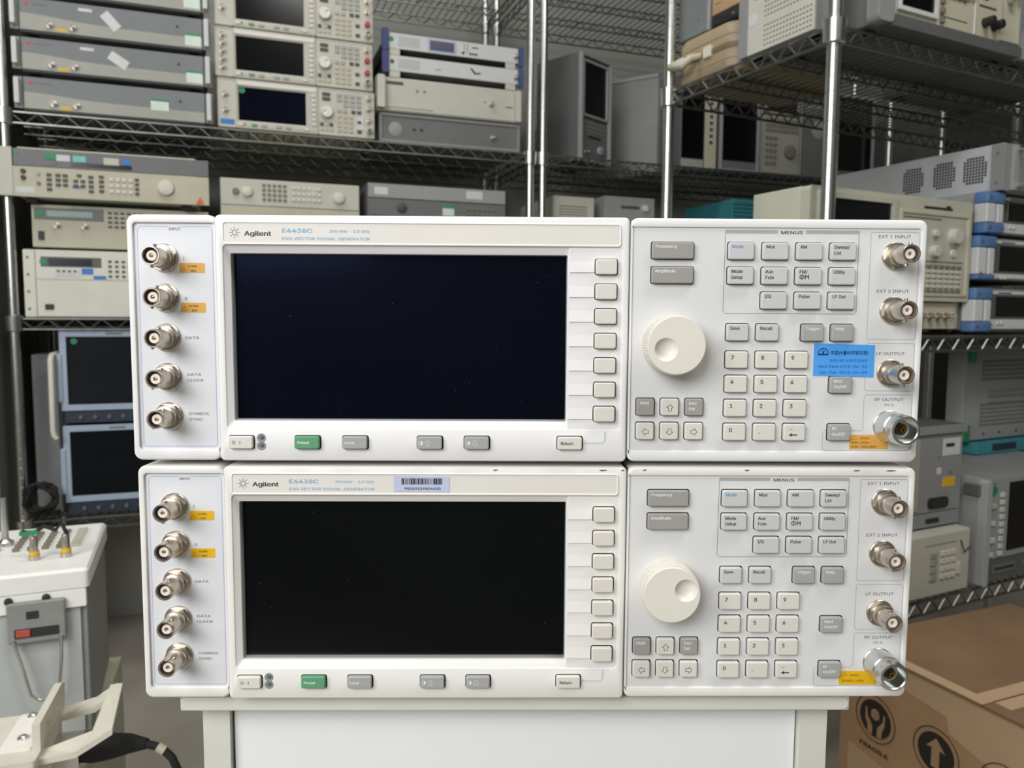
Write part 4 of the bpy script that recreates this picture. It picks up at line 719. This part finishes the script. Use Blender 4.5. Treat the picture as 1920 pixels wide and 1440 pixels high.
# ------------------------------------------------------------------ lower left: upended instrument on an olive plinth
up = thing('upended_instrument', 'white instrument lying on its back, key panel facing up, at left', 'instrument', LP(-.172, -1.19, .47), LA + .05)
part('case', MB().plate(0, 0, 508, 222, 238, 6, 3, 2), 'case_grey', up); part('panel_frame', MB().loops([[(x, y, z) for x, y in rrect(-4 + g0, -4 + g0, 512 - g0, 244 - g0, 6, 3)] for g0, z in ((0, 204), (0, 226), (3, 229.5))]), 'console_white', up, smooth=40)
kt = MB().box(0, 8, 0, 8, 0, 5).mesh('key', 'key_brown'); kl = MB().box(0, 12, 0, 8, 0, 5).mesh('key', 'case_beige')
for i in range(5):
    for j in range(6): link('key', kl if i == 4 else kt, up, ((405 + i * 18) * .001, (110 + j * 17) * .001, .229))
for i in range(6):
    for j in range(3): link('key', kt, up, ((300 + i * 16) * .001, (90 + j * 30) * .001, .229))
pst = part('top_stud', MB().vlathe([(11, 229), (11, 236), (5, 240), (4, 300), (3, 300)], 390, 150, 14), 'steel', up)
for x in (440, 478):
    part('lead_socket', MB().vlathe([(7, 229), (7, 236), (5, 237), (5, 258), (4, 262)], x, 62, 12), 'nickel', up, smooth=40); part('socket_ring', MB().vlathe([(6.5, 236.5), (6.5, 242)], x, 62, 12), 'yellow_label', up)
part('jumper_lead', MB().tube([(426, 62, 270), (440, 62, 266), (452, 66, 274), (466, 64, 268), (474, 62, 276), (480, 62, 262)], 3, 8), 'rubber', up, smooth=50); part('lead_tab', MB().box(424, 446, 58, 66, 265, 270), 'green_label', up)
part('front_plate', MB().plate(8, 4, 500, 176, 6, 2, 2, .5), 'console_grey', up); part('front_rail', MB().plate(0, 178, 508, 203, 6, -3, 2, .8), 'console_white', up)
lt = part('latch', MB().plate(418, 140, 484, 194, 4, -10, 3, 2), 'handle_grey', up)
part('latch_window', MB().plate(440, 172, 454, 182, -9, -10.6, 1, 0), 'dark_panel', lt); part('latch_slot', MB().plate(426, 148, 476, 160, -9, -10.8, 1, 0), 'dark_panel', lt); part('red_clip', MB().plate(428, 150, 444, 159, -10, -13, 1, .5), 'red_part', lt)
part('latch_bail', MB().tube([(424, -11, 146), (432, -14, 118), (442, -15, 72), (452, -15, 64), (466, -15, 66), (474, -15, 74), (478, -14, 118), (478, -11, 146)], 2.2, 8), 'steel', lt, smooth=50)
for x in (420, 462): part('latch_screw', MB().lathe([(5, -3), (4.5, -6), (2, -6.5)], x, 196, 12), 'dark_panel', up)
inst('olive_plinth', 'olive beige crate carrying the upended instrument at left', 'crate', LP(-.30, -1.24, 0), LA, 640, 469, 330, 'olive', [('p', 'front_panel', 8, 8, 632, 460, 3, 'olive')])

# ---- bracketed unit with a carrying handle in the near lower left corner
BL, BA = (-.5188, .3973, 0), math.radians(15.9)
bk = thing('bracket_unit', 'cream unit with screwed bracket and bent handle in the lower left corner', 'test unit', BL, BA)
part('case', MB().plate(-70, 0, 2, 552, 88, -18, 3, 2), 'bracket_cream', bk)
part('top_plate', MB().loops([[(x, y, z) for x, y in rrect(-72, -22, 3, 90, 3, 3)] for z in (552, 559)]), 'bracket_cream', bk)
part('screw_plate', MB().loops([[(x, y, z) for x, y in rrect(-40, 4, -8, 90, 2, 3)] for z in (559, 560)]), 'insulator', bk)
for x, y in ((-22, 30), (-26, 82)): part('screw', MB().vlathe([(6, 560), (6, 561.5), (4, 563.6), (1, 564)], x, y, 16), 'steel', bk, smooth=40)
ap = part('angle_plate', MB().loops([[(x, 0, 558), (x, 98, 558), (x, 104, 588), (x, 92, 592), (x, 2, 588)] for x in (-5, 3)]), 'bracket_cream', bk)
for y in (30, 66): part('plate_hole', MB().tube([(3.6, y, 576), (1, y, 576)], 4, 14), 'steel', ap)
def slab(pts, dz): return MB().loops([[Vector(p) + Vector((0, 0, d)) for p in pts] for d in (0, dz)])
part('handle', slab([(2, 98, 552), (40, 94, 562), (63, 90, 578), (70, 80, 578), (40, 80, 556), (2, 84, 548)], 7), 'bracket_cream', bk)
part('handle_grip', slab([(56, 90, 578), (70, 86, 580), (77, -14, 574), (52, 6, 562)], 6), 'bracket_cream', bk)
part('handle_arm', slab([(77, -14, 573), (40, -14, 552), (0, -8, 546), (0, 12, 546), (36, 10, 552), (54, 8, 563)], 7), 'bracket_cream', bk)
part('socket', MB().box(2, 30, 38, 72, 508, 540), 'steel', bk)
cbl = thing('power_cable', 'black cable with moulded plug and tan band at lower left', 'cable', BL, BA)
part('plug', MB().tube([(30.6, 55, 522), (42, 55, 522), (60, 52, 526), (84, 44, 530), (103, 36, 531)], [12, 14, 15, 11, 6], 14), 'rubber', cbl, smooth=50)
part('cord', MB().tube([(101, 36, 531), (112, 32, 529), (122, 29, 524), (131, 27, 514), (137, 26, 498), (140, 28, 460), (138, 40, 300), (132, 50, 60), (120, 80, 6), (90, 160, 6)], 4.6, 10), 'rubber', cbl, smooth=50); part('tan_band', MB().tube([(115, 31, 528), (123, 28.8, 523)], 5.6, 12), 'face_beige', cbl, smooth=50)
flush_text()
